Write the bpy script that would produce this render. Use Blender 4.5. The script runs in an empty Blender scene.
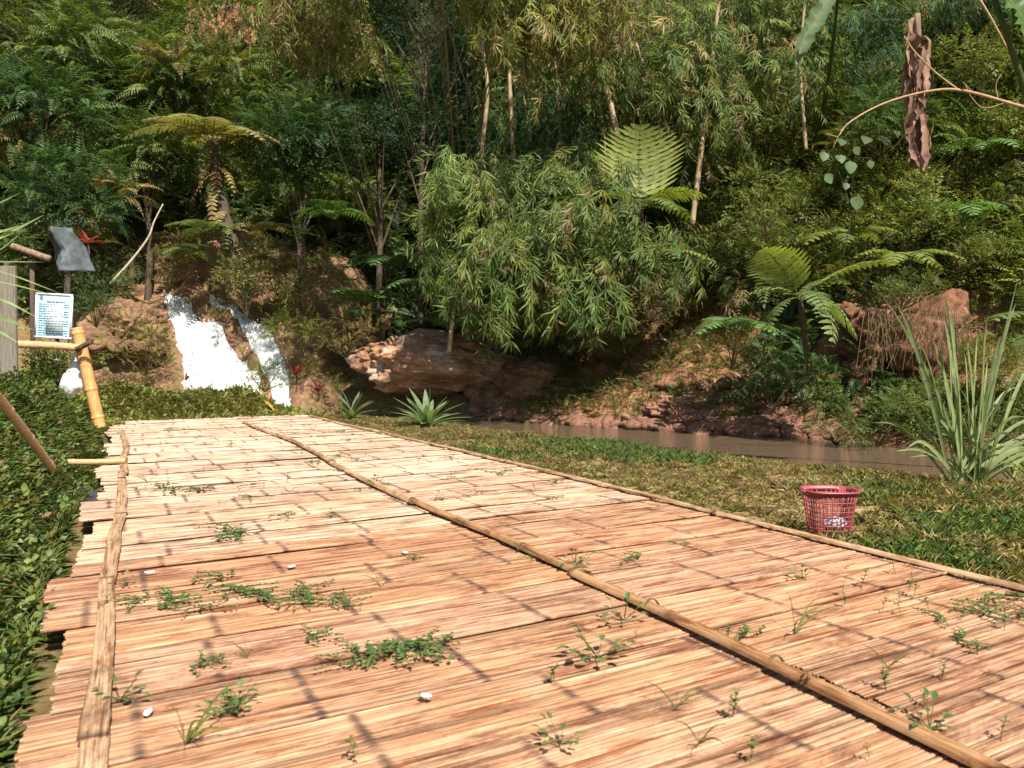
import bpy, math, random
import numpy as np
from mathutils import Vector, Matrix
R = math.radians
rng = np.random.default_rng(7); random.seed(7)
U = lambda a, b, n=None: rng.uniform(a, b, n)
sc = bpy.context.scene
COL = sc.collection

# ------------------------------------------------------------------ camera model
F = 850.0; PITCH = math.atan(26/850.0); EYE = 1.40
CP, SP = math.cos(PITCH), math.sin(PITCH)
def ray(px, py):
    x = (px-512)/F; u = (384-py)/F
    return np.array([x, CP+u*SP, -SP+u*CP])
def at(px, py, Y):
    d = ray(px, py); k = Y/d[1]
    return np.array([0, 0, EYE])+d*k
def gnd(px, py, z=0.0):
    d = ray(px, py); k = (z-EYE)/d[2]
    return np.array([0, 0, EYE])+d*k
def proj(P):
    x, y, z = P[..., 0], P[..., 1], P[..., 2]-EYE
    f = y*CP-z*SP; u = y*SP+z*CP
    f = np.where(f < .05, .05, f)
    return 512+F*x/f, 384-F*u/f

# ------------------------------------------------------------------ noise
def _h(i, j, k, s):
    n = (i*374761393+j*668265263+k*2147483647+s*974634777) & 0xffffffff
    n = ((n ^ (n >> 13))*1274126177) & 0xffffffff
    n = n ^ (n >> 16)
    return (n & 0xffff)/65535.0
def noise(x, y, z=0.0, seed=0):
    x, y, z = np.broadcast_arrays(np.asarray(x, float), np.asarray(y, float), np.asarray(z, float))
    i, j, k = np.floor(x).astype(np.int64), np.floor(y).astype(np.int64), np.floor(z).astype(np.int64)
    fx, fy, fz = x-i, y-j, z-k
    fx, fy, fz = [f*f*(3-2*f) for f in (fx, fy, fz)]
    r = 0
    for a in (0, 1):
        for b in (0, 1):
            for c in (0, 1):
                w = (fx if a else 1-fx)*(fy if b else 1-fy)*(fz if c else 1-fz)
                r = r+w*_h(i+a, j+b, k+c, seed)
    return r*2-1
def fbm(x, y, z=0.0, o=4, seed=0):
    r = 0; a = 1.0; f = 1.0
    for q in range(o):
        r = r+a*noise(np.asarray(x)*f, np.asarray(y)*f, np.asarray(z)*f, seed+q*17); a *= .5; f *= 2.03
    return r
def sst(a, b, x):
    t = np.clip((x-a)/(b-a), 0, 1); return t*t*(3-2*t)

# ------------------------------------------------------------------ deck frame and terrain
L0 = np.array([-1.364, 2.654]); AX = np.array([-.4275, .904]); PX = np.array([.904, .4275])
def st(x, y):
    rx, ry = x-L0[0], y-L0[1]
    return rx*AX[0]+ry*AX[1], rx*PX[0]+ry*PX[1]
def DP(s, t, z, k=0.0):
    s, t, z = np.broadcast_arrays(np.asarray(s, float), np.asarray(t, float), np.asarray(z, float))
    s = s+k*t
    return np.stack([L0[0]+s*AX[0]+t*PX[0], L0[1]+s*AX[1]+t*PX[1], z], -1)
WZ = -.20
SL = np.array([(40, -6, 1.4, 1), (24, 3, 1.4, 1), (14.5, 7.6, 1.5, 1), (10, 10.6, 1.5, 1), (6.8, 12.5, 1.8, 1), (4.7, 15.0, 2.1, 1), (2.7, 17.0, 1.5, 1), (.7, 19.1, 1.1, 1), (-.9, 20.9, .9, 1),
               (-3.5, 22.9, .9, 1), (-6, 23.6, .9, 1), (-8.3, 23.9, 1.0, 1), (-11, 23.2, .4, 0), (-15, 21.5, .3, 0), (-24, 18, .3, 0), (-60, 6, .3, 0)], float)
def stream(x, y):
    best = np.full(np.shape(x), 1e9); hw = np.zeros(np.shape(x)); dep = np.zeros(np.shape(x)); side = np.zeros(np.shape(x))
    for a, b in zip(SL[:-1], SL[1:]):
        dx, dy = b[0]-a[0], b[1]-a[1]; l2 = dx*dx+dy*dy
        u = np.clip(((x-a[0])*dx+(y-a[1])*dy)/l2, 0, 1)
        qx, qy = x-(a[0]+u*dx), y-(a[1]+u*dy); d = np.hypot(qx, qy)
        m = d < best
        best = np.where(m, d, best); hw = np.where(m, a[2]+u*(b[2]-a[2]), hw); dep = np.where(m, a[3]+u*(b[3]-a[3]), dep)
        side = np.where(m, np.sign(qy*abs(dx)+qx*dy*-np.sign(dx)), side)
    return best, hw, dep, side
PE = np.array([-1, 0, .35, 1, 3, 5, 10, 16, 24, 40, 120, 2000.]); PZ = np.array([-.7, -.45, .02, .42, 1.75, 3.7, 10.4, 18, 26, 33, 40, 60.])
def H(x, y):
    x = np.asarray(x, float); y = np.asarray(y, float)
    s, t = st(x, y); d, hw, dep, side = stream(x, y)
    base = .035*fbm(x*.9, y*.9, 0, 3, 5)
    # left bank beside the deck
    amp = np.interp(s, [-3, 0, 2, 5, 9, 14, 18], [.10, .22, .45, .95, 1.0, .75, .8])
    st0 = np.interp(s, [5, 9, 15], [-.42, -.02, -.02])
    w = np.clip(st0-t, 0, None)
    lb = amp*(1-np.exp(-w*np.interp(s, [5, 9], [1.15, 2.4])))*1.15+.10*np.clip(w-1, 0, 8)*amp+.07*fbm(x*1.3, y*1.3, 0, 3, 9)*np.clip(w, 0, 1)
    lb = np.where(t < st0, lb, 0)
    # planted berm across the far end of the deck
    be = .60*np.exp(-((s-17.6-.12*(t-1))/.75)**2)*sst(4.3, 2.6, t)
    undr = sst(-.6, -.2, t)*sst(5.0, 4.7, t)*sst(-1.6, -1.2, s)*sst(16.4, 16.0, s)
    zn = np.maximum(base*(1-undr)-.02*undr+lb, be*(1+.30*fbm(x*1.6, y*1.6, 0, 3, 3)))
    zn = zn-.14*sst(2.2, .4, d-hw)*(side < 0)
    e = d-hw
    zn = np.where(dep > .5, -.75+(zn+.75)*sst(-.7, .35, e+.12*fbm(x*1.2, y*1.2, 0, 3, 12)), zn)
    ang = x/np.maximum(y, 1)
    g = 8*np.exp(-((ang+.105)/.05)**2)*sst(1.8, 5.0, e)
    ee = e-g+.35*fbm(x*.35, y*.35, 0, 3, 21)*sst(.5, 4, e)
    zf = np.interp(ee, PE, PZ)+(.28*fbm(x*.55, y*.55, 0, 4, 31)+.10*fbm(x*2.1, y*2.1, 0, 3, 41))*sst(.2, 2.5, e)
    zf = zf+.16*np.abs(fbm(x*3.1, y*3.1, 0, 3, 43))*sst(.2, 1.5, e)*sst(8, 5, e)-.25*sst(.1, .6, fbm(x*1.1, y*1.1, 0, 2, 44))*sst(.6, 1.5, e)*sst(6, 4, e)
    zf = zf*(1-.72*sst(.64, 1.0, ang)*(e > 0))
    zf = np.where(dep > .5, zf, np.maximum(zf, zn))
    return np.where(side > 0, zf, zn)
def hit(px, py, off=0.0, y0=2.0, y1=60):
    ys = np.linspace(y0, y1, 1200); d = ray(px, py)
    P = np.array([0, 0, EYE])+d[None]*(ys/d[1])[:, None]
    h = H(P[:, 0], P[:, 1])+off
    i = np.argmax(P[:, 2] < h)
    p = P[i].copy(); p[2] = h[i]-off
    return p

# ------------------------------------------------------------------ materials
def newmat(name):
    m = bpy.data.materials.new(name); m.use_nodes = True
    nt = m.node_tree; b = nt.nodes['Principled BSDF']; return m, nt, b
def N(nt, t, **k):
    n = nt.nodes.new(t)
    for a, v in k.items():
        if a in n.inputs: n.inputs[a].default_value = v
        else: setattr(n, a, v)
    return n
def ramp(nt, fac, stops):
    r = nt.nodes.new('ShaderNodeValToRGB'); cr = r.color_ramp
    while len(cr.elements) < len(stops): cr.elements.new(.5)
    for e, (p, c) in zip(cr.elements, stops):
        e.position = p; e.color = (*c, 1) if len(c) == 3 else c
    nt.links.new(fac, r.inputs[0]); return r.outputs[0]
def mix(nt, fac, a, b, typ='MIX'):
    n = nt.nodes.new('ShaderNodeMix'); n.data_type = 'RGBA'; n.blend_type = typ
    for s, v in ((n.inputs[0], fac), (n.inputs[6], a), (n.inputs[7], b)):
        if hasattr(v, 'links'): nt.links.new(v, s)
        else: s.default_value = v if not isinstance(v, tuple) else ((*v, 1) if len(v) == 3 else v)
    return n.outputs[2]
def mapped(nt, scale=(1, 1, 1), src='Object'):
    tc = nt.nodes.new('ShaderNodeTexCoord'); mp = nt.nodes.new('ShaderNodeMapping'); mp.inputs['Scale'].default_value = scale
    nt.links.new(tc.outputs[src], mp.inputs[0]); return mp.outputs[0]
def ntex(nt, vec, scale, detail=5, rough=.6, dist=0):
    n = N(nt, 'ShaderNodeTexNoise'); n.inputs['Scale'].default_value = scale; n.inputs['Detail'].default_value = detail
    n.inputs['Roughness'].default_value = rough; n.inputs['Distortion'].default_value = dist
    nt.links.new(vec, n.inputs['Vector']); return n.outputs[0]
def bump(nt, b, h, strength=.4, dist=.02):
    n = nt.nodes.new('ShaderNodeBump'); n.inputs['Strength'].default_value = strength; n.inputs['Distance'].default_value = dist
    nt.links.new(h, n.inputs['Height']); nt.links.new(n.outputs[0], b.inputs['Normal'])
def attr(nt, name='col'):
    a = nt.nodes.new('ShaderNodeAttribute'); a.attribute_name = name; return a

def leafmat(name='foliage', trans=.35, rough=.5, gain=1.0):
    m, nt, b = newmat(name)
    a = attr(nt); v = mapped(nt)
    n = ntex(nt, v, 9, 2)
    c = mix(nt, 1.0, a.outputs['Color'], ramp(nt, n, [(.3, (.78*gain,)*3), (.7, (1.2*gain,)*3)]), 'MULTIPLY')
    nt.links.new(c, b.inputs['Base Color']); b.inputs['Roughness'].default_value = rough
    b.inputs['Specular IOR Level'].default_value = .28
    tr = nt.nodes.new('ShaderNodeBsdfTranslucent'); 
    ct = mix(nt, 1.0, c, (1.35, 1.45, .55), 'MULTIPLY'); nt.links.new(ct, tr.inputs[0])
    mx = nt.nodes.new('ShaderNodeMixShader'); mx.inputs[0].default_value = trans
    nt.links.new(b.outputs[0], mx.inputs[1]); nt.links.new(tr.outputs[0], mx.inputs[2])
    nt.links.new(mx.outputs[0], nt.nodes['Material Output'].inputs[0])
    return m
M_LEAF = leafmat()
M_DRY = leafmat('dry_leaf', .15, .8)

def barkmat(name, c1, c2, scale=(6, 6, 1.5), rough=.85, bs=.5):
    m, nt, b = newmat(name); v = mapped(nt, scale)
    n = ntex(nt, v, 4, 7, .65)
    nt.links.new(ramp(nt, n, [(.3, c1), (.7, c2)]), b.inputs['Base Color']); b.inputs['Roughness'].default_value = rough
    bump(nt, b, n, bs, .03); return m
M_BARK = barkmat('bark', (.030, .020, .013), (.11, .078, .05))
M_CULM = barkmat('bamboo_culm', (.16, .14, .06), (.34, .28, .14), (3, 3, .8), .45, .2)
M_CULMD = barkmat('old_bamboo_culm', (.20, .13, .07), (.42, .32, .2), (3, 3, .8), .6, .2)
M_POLE = barkmat('dry_bamboo', (.40, .22, .10), (.62, .40, .22), (2, 9, 9), .5, .25)
M_GREYW = barkmat('weathered_board', (.10, .09, .07), (.26, .23, .18), (14, 14, 1.2), .85, .6)

def soilmat():
    m, nt, b = newmat('red_soil_ground'); v = mapped(nt)
    big = ntex(nt, v, .7, 6, .6); fine = ntex(nt, v, 9, 8, .7); mid = ntex(nt, v, 2.6, 6, .65)
    soil = ramp(nt, mid, [(.25, (.11, .055, .028)), (.5, (.27, .135, .068)), (.75, (.44, .27, .15))])
    g = ramp(nt, fine, [(.3, (.05, .065, .02)), (.7, (.21, .19, .075))])
    g = mix(nt, attr(nt, 'straw').outputs['Fac'], g, ramp(nt, fine, [(.3, (.20, .16, .07)), (.7, (.44, .35, .17))]))
    a = attr(nt, 'moss')
    mth = nt.nodes.new('ShaderNodeMath'); mth.operation = 'ADD'; nt.links.new(a.outputs['Fac'], mth.inputs[0]); nt.links.new(mid, mth.inputs[1])
    f = ramp(nt, mth.outputs[0], [(.62, (0, 0, 0)), (.95, (1, 1, 1))])
    c = mix(nt, f, soil, g)
    c = mix(nt, attr(nt, 'humus').outputs['Fac'], c, ramp(nt, mid, [(.3, (.018, .020, .010)), (.7, (.05, .05, .02))]))
    c = mix(nt, 1.0, c, ramp(nt, fine, [(.25, (.55,)*3), (.7, (1.25,)*3)]), 'MULTIPLY')
    nt.links.new(c, b.inputs['Base Color']); b.inputs['Roughness'].default_value = .95
    b.inputs['Specular IOR Level'].default_value = .15
    ad = nt.nodes.new('ShaderNodeMath'); ad.operation = 'MULTIPLY_ADD'; nt.links.new(mid, ad.inputs[0]); ad.inputs[1].default_value = 2.0; nt.links.new(fine, ad.inputs[2])
    bump(nt, b, ad.outputs[0], .8, .06); return m
M_SOIL = soilmat()
def rockmat(name, c1, c2, c3, moss=(.10, .10, .03), mf=.5, scale=1.6, rough=.8):
    m, nt, b = newmat(name); v = mapped(nt)
    n1 = ntex(nt, v, scale, 7, .65, .4); n2 = ntex(nt, v, scale*6, 7, .7)
    c = ramp(nt, n1, [(.3, c1), (.5, c2), (.7, c3)])
    n3 = ntex(nt, v, scale*1.3+.7, 6, .65, .3)
    c = mix(nt, ramp(nt, n3, [(mf-.04, (0, 0, 0)), (mf+.12, (1, 1, 1))]), c, moss)
    c = mix(nt, 1.0, c, ramp(nt, n2, [(.3, (.6,)*3), (.7, (1.25,)*3)]), 'MULTIPLY')
    nt.links.new(c, b.inputs['Base Color']); b.inputs['Roughness'].default_value = rough
    bump(nt, b, n2, .7, .05); return m
M_ROCK = rockmat('wet_brown_rock', (.09, .045, .028), (.20, .10, .055), (.34, .20, .10), (.17, .13, .035), .53)
M_LEDGE = rockmat('stained_ledge_rock', (.15, .11, .085), (.40, .20, .10), (.50, .43, .36), (.20, .17, .06), .58, 1.7)
M_REDR = rockmat('red_stone', (.10, .045, .03), (.24, .11, .065), (.36, .20, .13), (.12, .11, .05), .63, 3)
M_CLAY = rockmat('red_clay', (.045, .020, .012), (.19, .075, .040), (.32, .16, .09), (.08, .075, .025), .55, 3.2, .95)

def watermat():
    m, nt, b = newmat('muddy_water'); v = mapped(nt)
    b.inputs['Base Color'].default_value = (.12, .082, .052, 1); b.inputs['Specular IOR Level'].default_value = .8; b.inputs['Roughness'].default_value = .04
    n = ntex(nt, mapped(nt, (1, 1.6, 1)), 5.5, 5, .65, .8); bump(nt, b, n, .8, .10); return m
M_WATER = watermat()
def foammat():
    m, nt, b = newmat('white_water'); v = mapped(nt)
    n = ntex(nt, v, 7, 6, .7, .6)
    nt.links.new(ramp(nt, n, [(.30, (.36, .40, .42)), (.46, (.58, .60, .60)), (.6, (.72, .72, .71))]), b.inputs['Base Color'])
    b.inputs['Roughness'].default_value = .45; b.inputs['Subsurface Weight'].default_value = .25; b.inputs['Subsurface Radius'].default_value = (.12, .12, .12)
    bump(nt, b, n, .4, .08); return m
M_FOAM = foammat()
def plain(name, c, rough=.6, var=.15, scale=8, spec=.5, bs=.15):
    m, nt, b = newmat(name); v = mapped(nt); n = ntex(nt, v, scale, 6, .65)
    lo = tuple(x*(1-var) for x in c); hi = tuple(min(1, x*(1+var)) for x in c)
    nt.links.new(ramp(nt, n, [(.3, lo), (.7, hi)]), b.inputs['Base Color']); b.inputs['Roughness'].default_value = rough
    b.inputs['Specular IOR Level'].default_value = spec
    bump(nt, b, n, bs, .01); return m

def deckmat():
    m, nt, b = newmat('flattened_bamboo')
    a = attr(nt); nd = attr(nt, 'node')
    uv = nt.nodes.new('ShaderNodeUVMap'); uv.uv_map = 'UVMap'
    def mp(s):
        q = nt.nodes.new('ShaderNodeMapping'); q.inputs['Scale'].default_value = s; nt.links.new(uv.outputs[0], q.inputs[0]); return q.outputs[0]
    fib = ntex(nt, mp((1.3, 60, 1)), 1, 7, .72, .15)
    fib2 = ntex(nt, mp((5, 240, 1)), 1, 3, .6)
    blot = ntex(nt, mp((2.2, 9, 1)), 1, 6, .7, .5)
    spot = ntex(nt, mp((26, 40, 1)), 1, 4, .6)
    c = mix(nt, 1.0, a.outputs['Color'], ramp(nt, fib, [(.36, (.34, .18, .13)), (.44, (.76, .62, .52)), (.52, (1.0, .97, .94)), (.68, (1.12, 1.13, 1.13))]), 'MULTIPLY')
    c = mix(nt, 1.0, c, ramp(nt, fib2, [(.3, (.78, .74, .7)), (.6, (1.08, 1.08, 1.08))]), 'MULTIPLY')
    c = mix(nt, 1.0, c, ramp(nt, blot, [(.28, (.55, .42, .36)), (.46, (.95, .9, .86)), (.7, (1.18, 1.2, 1.22))]), 'MULTIPLY')
    c = mix(nt, ramp(nt, spot, [(.68, (0, 0, 0)), (.74, (.6, .6, .6))]), c, (.16, .08, .05))
    f = nt.nodes.new('ShaderNodeMath'); f.operation = 'MULTIPLY'; nt.links.new(nd.outputs['Fac'], f.inputs[0])
    nt.links.new(ramp(nt, blot, [(.3, (1, 1, 1)), (.75, (.6, .6, .6))]), f.inputs[1])
    c = mix(nt, f.outputs[0], c, (.060, .035, .03))
    gx = ntex(nt, mp((1.5, 4.5, 1)), 1, 8, .75, .6)
    c = mix(nt, ramp(nt, gx, [(.52, (0, 0, 0)), (.64, (.85, .85, .85))]), c, mix(nt, 1.0, c, (.42, .33, .33), 'MULTIPLY'))
    gy = ntex(nt, mp((1.9, 14, 1)), 1, 8, .75, .3)
    c = mix(nt, ramp(nt, gy, [(.53, (0, 0, 0)), (.61, (.85, .85, .85))]), c, mix(nt, 1.0, c, (.50, .29, .20), 'MULTIPLY'))
    nt.links.new(c, b.inputs['Base Color']); b.inputs['Roughness'].default_value = .55
    b.inputs['Specular IOR Level'].default_value = .35
    bump(nt, b, fib, .55, .004); return m
M_DECK = deckmat()

# ------------------------------------------------------------------ object helpers
def setp(o, label=None, cat=None, group=None, kind=None):
    if label: o['label'] = label
    if cat: o['category'] = cat
    if group: o['group'] = group
    if kind: o['kind'] = kind
    return o
def mesh(name, V, Fs, mat, parent=None, col=None, smooth=False, uv=None, node=None, origin=None, extra=None):
    V = np.asarray(V, float)
    if parent is not None: V = V-np.array(parent.get('_o', (0, 0, 0)))
    elif origin is not None: V = V-np.asarray(origin)
    me = bpy.data.meshes.new(name)
    if isinstance(Fs, np.ndarray):
        k = Fs.shape[1]; n = len(Fs)
        me.vertices.add(len(V)); me.vertices.foreach_set('co', V.astype(np.float32).ravel())
        me.loops.add(n*k); me.loops.foreach_set('vertex_index', Fs.astype(np.int32).ravel())
        me.polygons.add(n); me.polygons.foreach_set('loop_start', np.arange(0, n*k, k, dtype=np.int32))
        me.update(calc_edges=True)
    else:
        me.from_pydata(V.tolist(), [], [tuple(int(q) for q in f) for f in Fs]); me.update()
    if col is not None:
        ca = np.ones((len(V), 4), np.float32); ca[:, :3] = col
        at_ = me.attributes.new('col', 'FLOAT_COLOR', 'POINT'); at_.data.foreach_set('color', ca.ravel())
    if node is not None:
        at_ = me.attributes.new('node', 'FLOAT', 'POINT'); at_.data.foreach_set('value', np.asarray(node, np.float32))
    if extra is not None:
        for kx, vv in extra.items():
            at_ = me.attributes.new(kx, 'FLOAT', 'POINT'); at_.data.foreach_set('value', np.asarray(vv, np.float32))
    if uv is not None:
        li = np.zeros(len(me.loops), np.int32); me.loops.foreach_get('vertex_index', li)
        ul = me.uv_layers.new(name='UVMap'); ul.data.foreach_set('uv', np.asarray(uv, np.float32)[li].ravel())
    if smooth: me.polygons.foreach_set('use_smooth', np.ones(len(me.polygons), bool))
    me.materials.append(mat); me.validate()
    o = bpy.data.objects.new(name, me); COL.objects.link(o)
    if parent is not None: o.parent = parent
    elif origin is not None: o.location = origin
    return o
def thing(name, label, cat, loc=(0, 0, 0), group=None, rz=0, scale=1, local=False):
    o = bpy.data.objects.new(name, None); COL.objects.link(o); o.empty_display_size = .1
    o.location = [float(v) for v in loc]; o.rotation_euler = (0, 0, rz); o.scale = (scale,)*3
    if not local: o['_o'] = [float(v) for v in loc]
    return setp(o, label, cat, group)
def copy_tree(o, loc, rz=0, scale=1, label=None, tilt=(0, 0)):
    r = o.copy(); COL.objects.link(r); r.location = [float(v) for v in loc]; r.rotation_euler = (tilt[0], tilt[1], rz)
    r.scale = (scale,)*3 if not hasattr(scale, '__len__') else scale
    if label: r['label'] = label
    for c in [c for c in bpy.data.objects if c.parent == o]:
        d = c.copy(); COL.objects.link(d); d.parent = r
    return r
class Buf:
    def __init__(s): s.V = []; s.F = []; s.C = []; s.n = 0
    def add(s, V, Fc, C=(1, 1, 1)):
        V = np.asarray(V, float).reshape(-1, 3); Fc = np.asarray(Fc, int)
        if Fc.shape[1] == 4: Fc = np.concatenate([Fc[:, :3], Fc[:, [0, 2, 3]]])
        s.V.append(V); s.F.append(Fc+s.n); C = np.asarray(C, float)
        s.C.append(np.broadcast_to(C, V.shape).copy() if C.ndim < 2 else C); s.n += len(V); return s
    def arr(s): return np.concatenate(s.V), np.concatenate(s.F), np.concatenate(s.C)
    def obj(s, name, mat, parent=None, **k):
        V, Fc, C = s.arr(); return mesh(name, V, Fc, mat, parent, col=C, **k)
def nrm(v): v = np.asarray(v, float); return v/np.maximum(np.linalg.norm(v, axis=-1, keepdims=True), 1e-9)
def tube(P, r, seg=6, cap=True):
    P = np.asarray(P, float); n = len(P); r = np.broadcast_to(np.asarray(r, float), (n,))
    T = nrm(np.gradient(P, axis=0)); ref = np.array([0, 0, 1.]) if abs(T[:, 2].mean()) < .8 else np.array([1., 0, 0])
    A = nrm(np.cross(T, ref)); B = np.cross(T, A)
    a = np.linspace(0, 2*np.pi, seg, endpoint=False)
    V = P[:, None]+r[:, None, None]*(np.cos(a)[None, :, None]*A[:, None]+np.sin(a)[None, :, None]*B[:, None])
    V = V.reshape(-1, 3); Fc = []
    for i in range(n-1):
        for j in range(seg):
            k = (j+1) % seg; Fc.append((i*seg+j, i*seg+k, (i+1)*seg+k, (i+1)*seg+j))
    if cap:
        V = np.vstack([V, P[:1], P[-1:]]); c0 = n*seg
        for j in range(seg):
            k = (j+1) % seg; Fc.append((c0, k, j, j)); Fc.append((c0+1, (n-1)*seg+j, (n-1)*seg+k, (n-1)*seg+k))
    Fc = np.array(Fc); 
    T3 = np.concatenate([Fc[:, :3], Fc[:, [0, 2, 3]]]); T3 = T3[(T3[:, 0] != T3[:, 1]) & (T3[:, 1] != T3[:, 2]) & (T3[:, 0] != T3[:, 2])]
    return V, T3
def spline(pts, n=24):
    pts = np.asarray(pts, float); m = len(pts)
    if m == 2: return pts[0]+(pts[1]-pts[0])*np.linspace(0, 1, n)[:, None]
    Q = np.vstack([2*pts[0]-pts[1], pts, 2*pts[-1]-pts[-2]]); out = []
    for u in np.linspace(0, m-1-1e-6, n):
        i = int(u); f = u-i; a, b, c, d = Q[i:i+4]
        out.append(.5*(2*b+(c-a)*f+(2*a-5*b+4*c-d)*f*f+(3*b-a-3*c+d)*f**3))
    return np.array(out)
def box(c, sx, sy, sz, rot=None):
    v = np.array([[x, y, z] for x in (-.5, .5) for y in (-.5, .5) for z in (-.5, .5)])*np.array([sx, sy, sz])
    if rot is not None: v = v@np.array(rot).T
    f = np.array([(0, 1, 3, 2), (4, 6, 7, 5), (0, 4, 5, 1), (2, 3, 7, 6), (0, 2, 6, 4), (1, 5, 7, 3)])
    return v+np.asarray(c), f

# leaves: P base, D direction, S side vector, L length, W width
def leaves(P, D, S, L, W, col, bend=.15, fold=.2, full=False):
    P, D, S = np.atleast_2d(P), nrm(np.atleast_2d(D)), np.atleast_2d(S); n = len(P)
    P = np.broadcast_to(P, (n, 3)) if len(P) == n else P
    n = max(len(P), len(D)); P = np.broadcast_to(P, (n, 3)); D = np.broadcast_to(D, (n, 3)); S = np.broadcast_to(S, (n, 3))
    S = nrm(S-D*np.sum(S*D, -1, keepdims=True)); Nn = np.cross(S, D); Nn = np.where(Nn[:, 2:] < 0, -Nn, Nn)
    L = np.broadcast_to(np.asarray(L, float), (n,))[:, None]; W = np.broadcast_to(np.asarray(W, float), (n,))[:, None]
    dn = np.array([0, 0, -1.])
    tip = P+D*L+dn*L*bend; mid = P+D*L*.42-dn*0
    l = mid+S*W*.5+Nn*W*fold; r = mid-S*W*.5+Nn*W*fold
    C = np.broadcast_to(np.asarray(col, float), (n, 3))
    if not full:
        V = np.stack([P, l, tip, r], 1).reshape(-1, 3); i = np.arange(n)[:, None]*4
        Fc = np.concatenate([i+[0, 1, 2], i+[0, 2, 3]]); return V, Fc, np.repeat(C, 4, 0)
    m2 = P+D*L*.72+dn*L*bend*.45; l2 = m2+S*W*.36+Nn*W*fold*.7; r2 = m2-S*W*.36+Nn*W*fold*.7
    l1 = P+D*L*.25+S*W*.42+Nn*W*fold; r1 = P+D*L*.25-S*W*.42+Nn*W*fold; c = P+D*L*.48+dn*L*bend*.1
    l = P+D*L*.48+S*W*.5+Nn*W*fold; r = P+D*L*.48-S*W*.5+Nn*W*fold
    V = np.stack([P, l1, l, l2, tip, r2, r, r1, c, m2], 1).reshape(-1, 3); i = np.arange(n)[:, None]*10
    tr = [(0, 1, 8), (1, 2, 8), (2, 3, 9), (8, 2, 9), (3, 4, 9), (4, 5, 9), (5, 6, 9), (9, 6, 8), (6, 7, 8), (7, 0, 8)]
    Fc = np.concatenate([i+list(t) for t in tr]); return V, Fc, np.repeat(C, 10, 0)
def inst(tpl, Ms, Ls, cm=None):
    V, Fc, C = tpl; n = len(Ls); m = len(V)
    O = np.einsum('nij,mj->nmi', Ms, V)+np.asarray(Ls)[:, None]
    Fo = (Fc[None]+(np.arange(n)*m)[:, None, None]).reshape(-1, 3)
    Co = np.broadcast_to(C[None], (n, m, 3))
    if cm is not None: Co = Co*np.asarray(cm)[:, None]
    return O.reshape(-1, 3), Fo, Co.reshape(-1, 3)
def frame(D, roll=None):       # matrices whose Y axis is D and Z roughly up
    D = nrm(D); n = len(D); up = np.tile([0, 0, 1.], (n, 1)); up[np.abs(D[:, 2]) > .97] = (0, 1, 0)
    X = nrm(np.cross(D, up)); Z = np.cross(X, D)
    if roll is not None:
        c, s = np.cos(roll)[:, None], np.sin(roll)[:, None]; X, Z = X*c+Z*s, Z*c-X*s
    return np.stack([X, D, Z], -1)
def rdir(n, zmin=-1, zmax=1):
    z = U(zmin, zmax, n); a = U(0, 2*np.pi, n); r = np.sqrt(1-z*z); return np.stack([r*np.cos(a), r*np.sin(a), z], -1)

# leaf palettes (linear base colours)
G_MID = np.array([.072, .128, .040]); G_DK = np.array([.036, .076, .034]); G_LT = np.array([.160, .195, .052]); G_YEL = np.array([.19, .19, .045]); TAN = np.array([.28, .21, .10]); G_TEAL = np.array([.04, .085, .04])

# templates: pointing along +Y, Z up
def t_frond(L=.7, pairs=11, wid=.20, lw=.035, droop=.35, col=(1, 1, 1), stem=(.8, .6, .4), ang=1.1, tri=1.0):
    b = Buf(); u = np.linspace(.12, 1, pairs); y = u*L*.95; z = .18*L*np.sin(u*1.6)-droop*L*u**2.2
    P = np.stack([0*y, y, z], -1); T = nrm(np.gradient(P, axis=0))
    le = wid*np.sin(np.pi*np.clip(u*.93+.10, 0, 1))**.6*(1-.35*u)+.02
    for sg in (-1, 1):
        D = np.stack([sg*np.sin(ang)*np.ones(pairs), np.cos(ang)*T[:, 1], np.cos(ang)*T[:, 2]-.08], -1)
        D = D+rng.normal(0, .06, D.shape)
        b.add(*leaves(P, D, T, le, lw*tri, np.array(col)*U(.8, 1.2, pairs)[:, None], .15, .12))
    b.add(*leaves(P[-1:], T[-1:], [[1, 0, 0]], L*.12, lw, col))
    Q = np.vstack([[0, 0, 0], P]); V, Fc = tube(Q, np.linspace(.006, .002, len(Q))*(L/.7), 3, False); b.add(V, Fc, stem)
    return b.arr()
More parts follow.
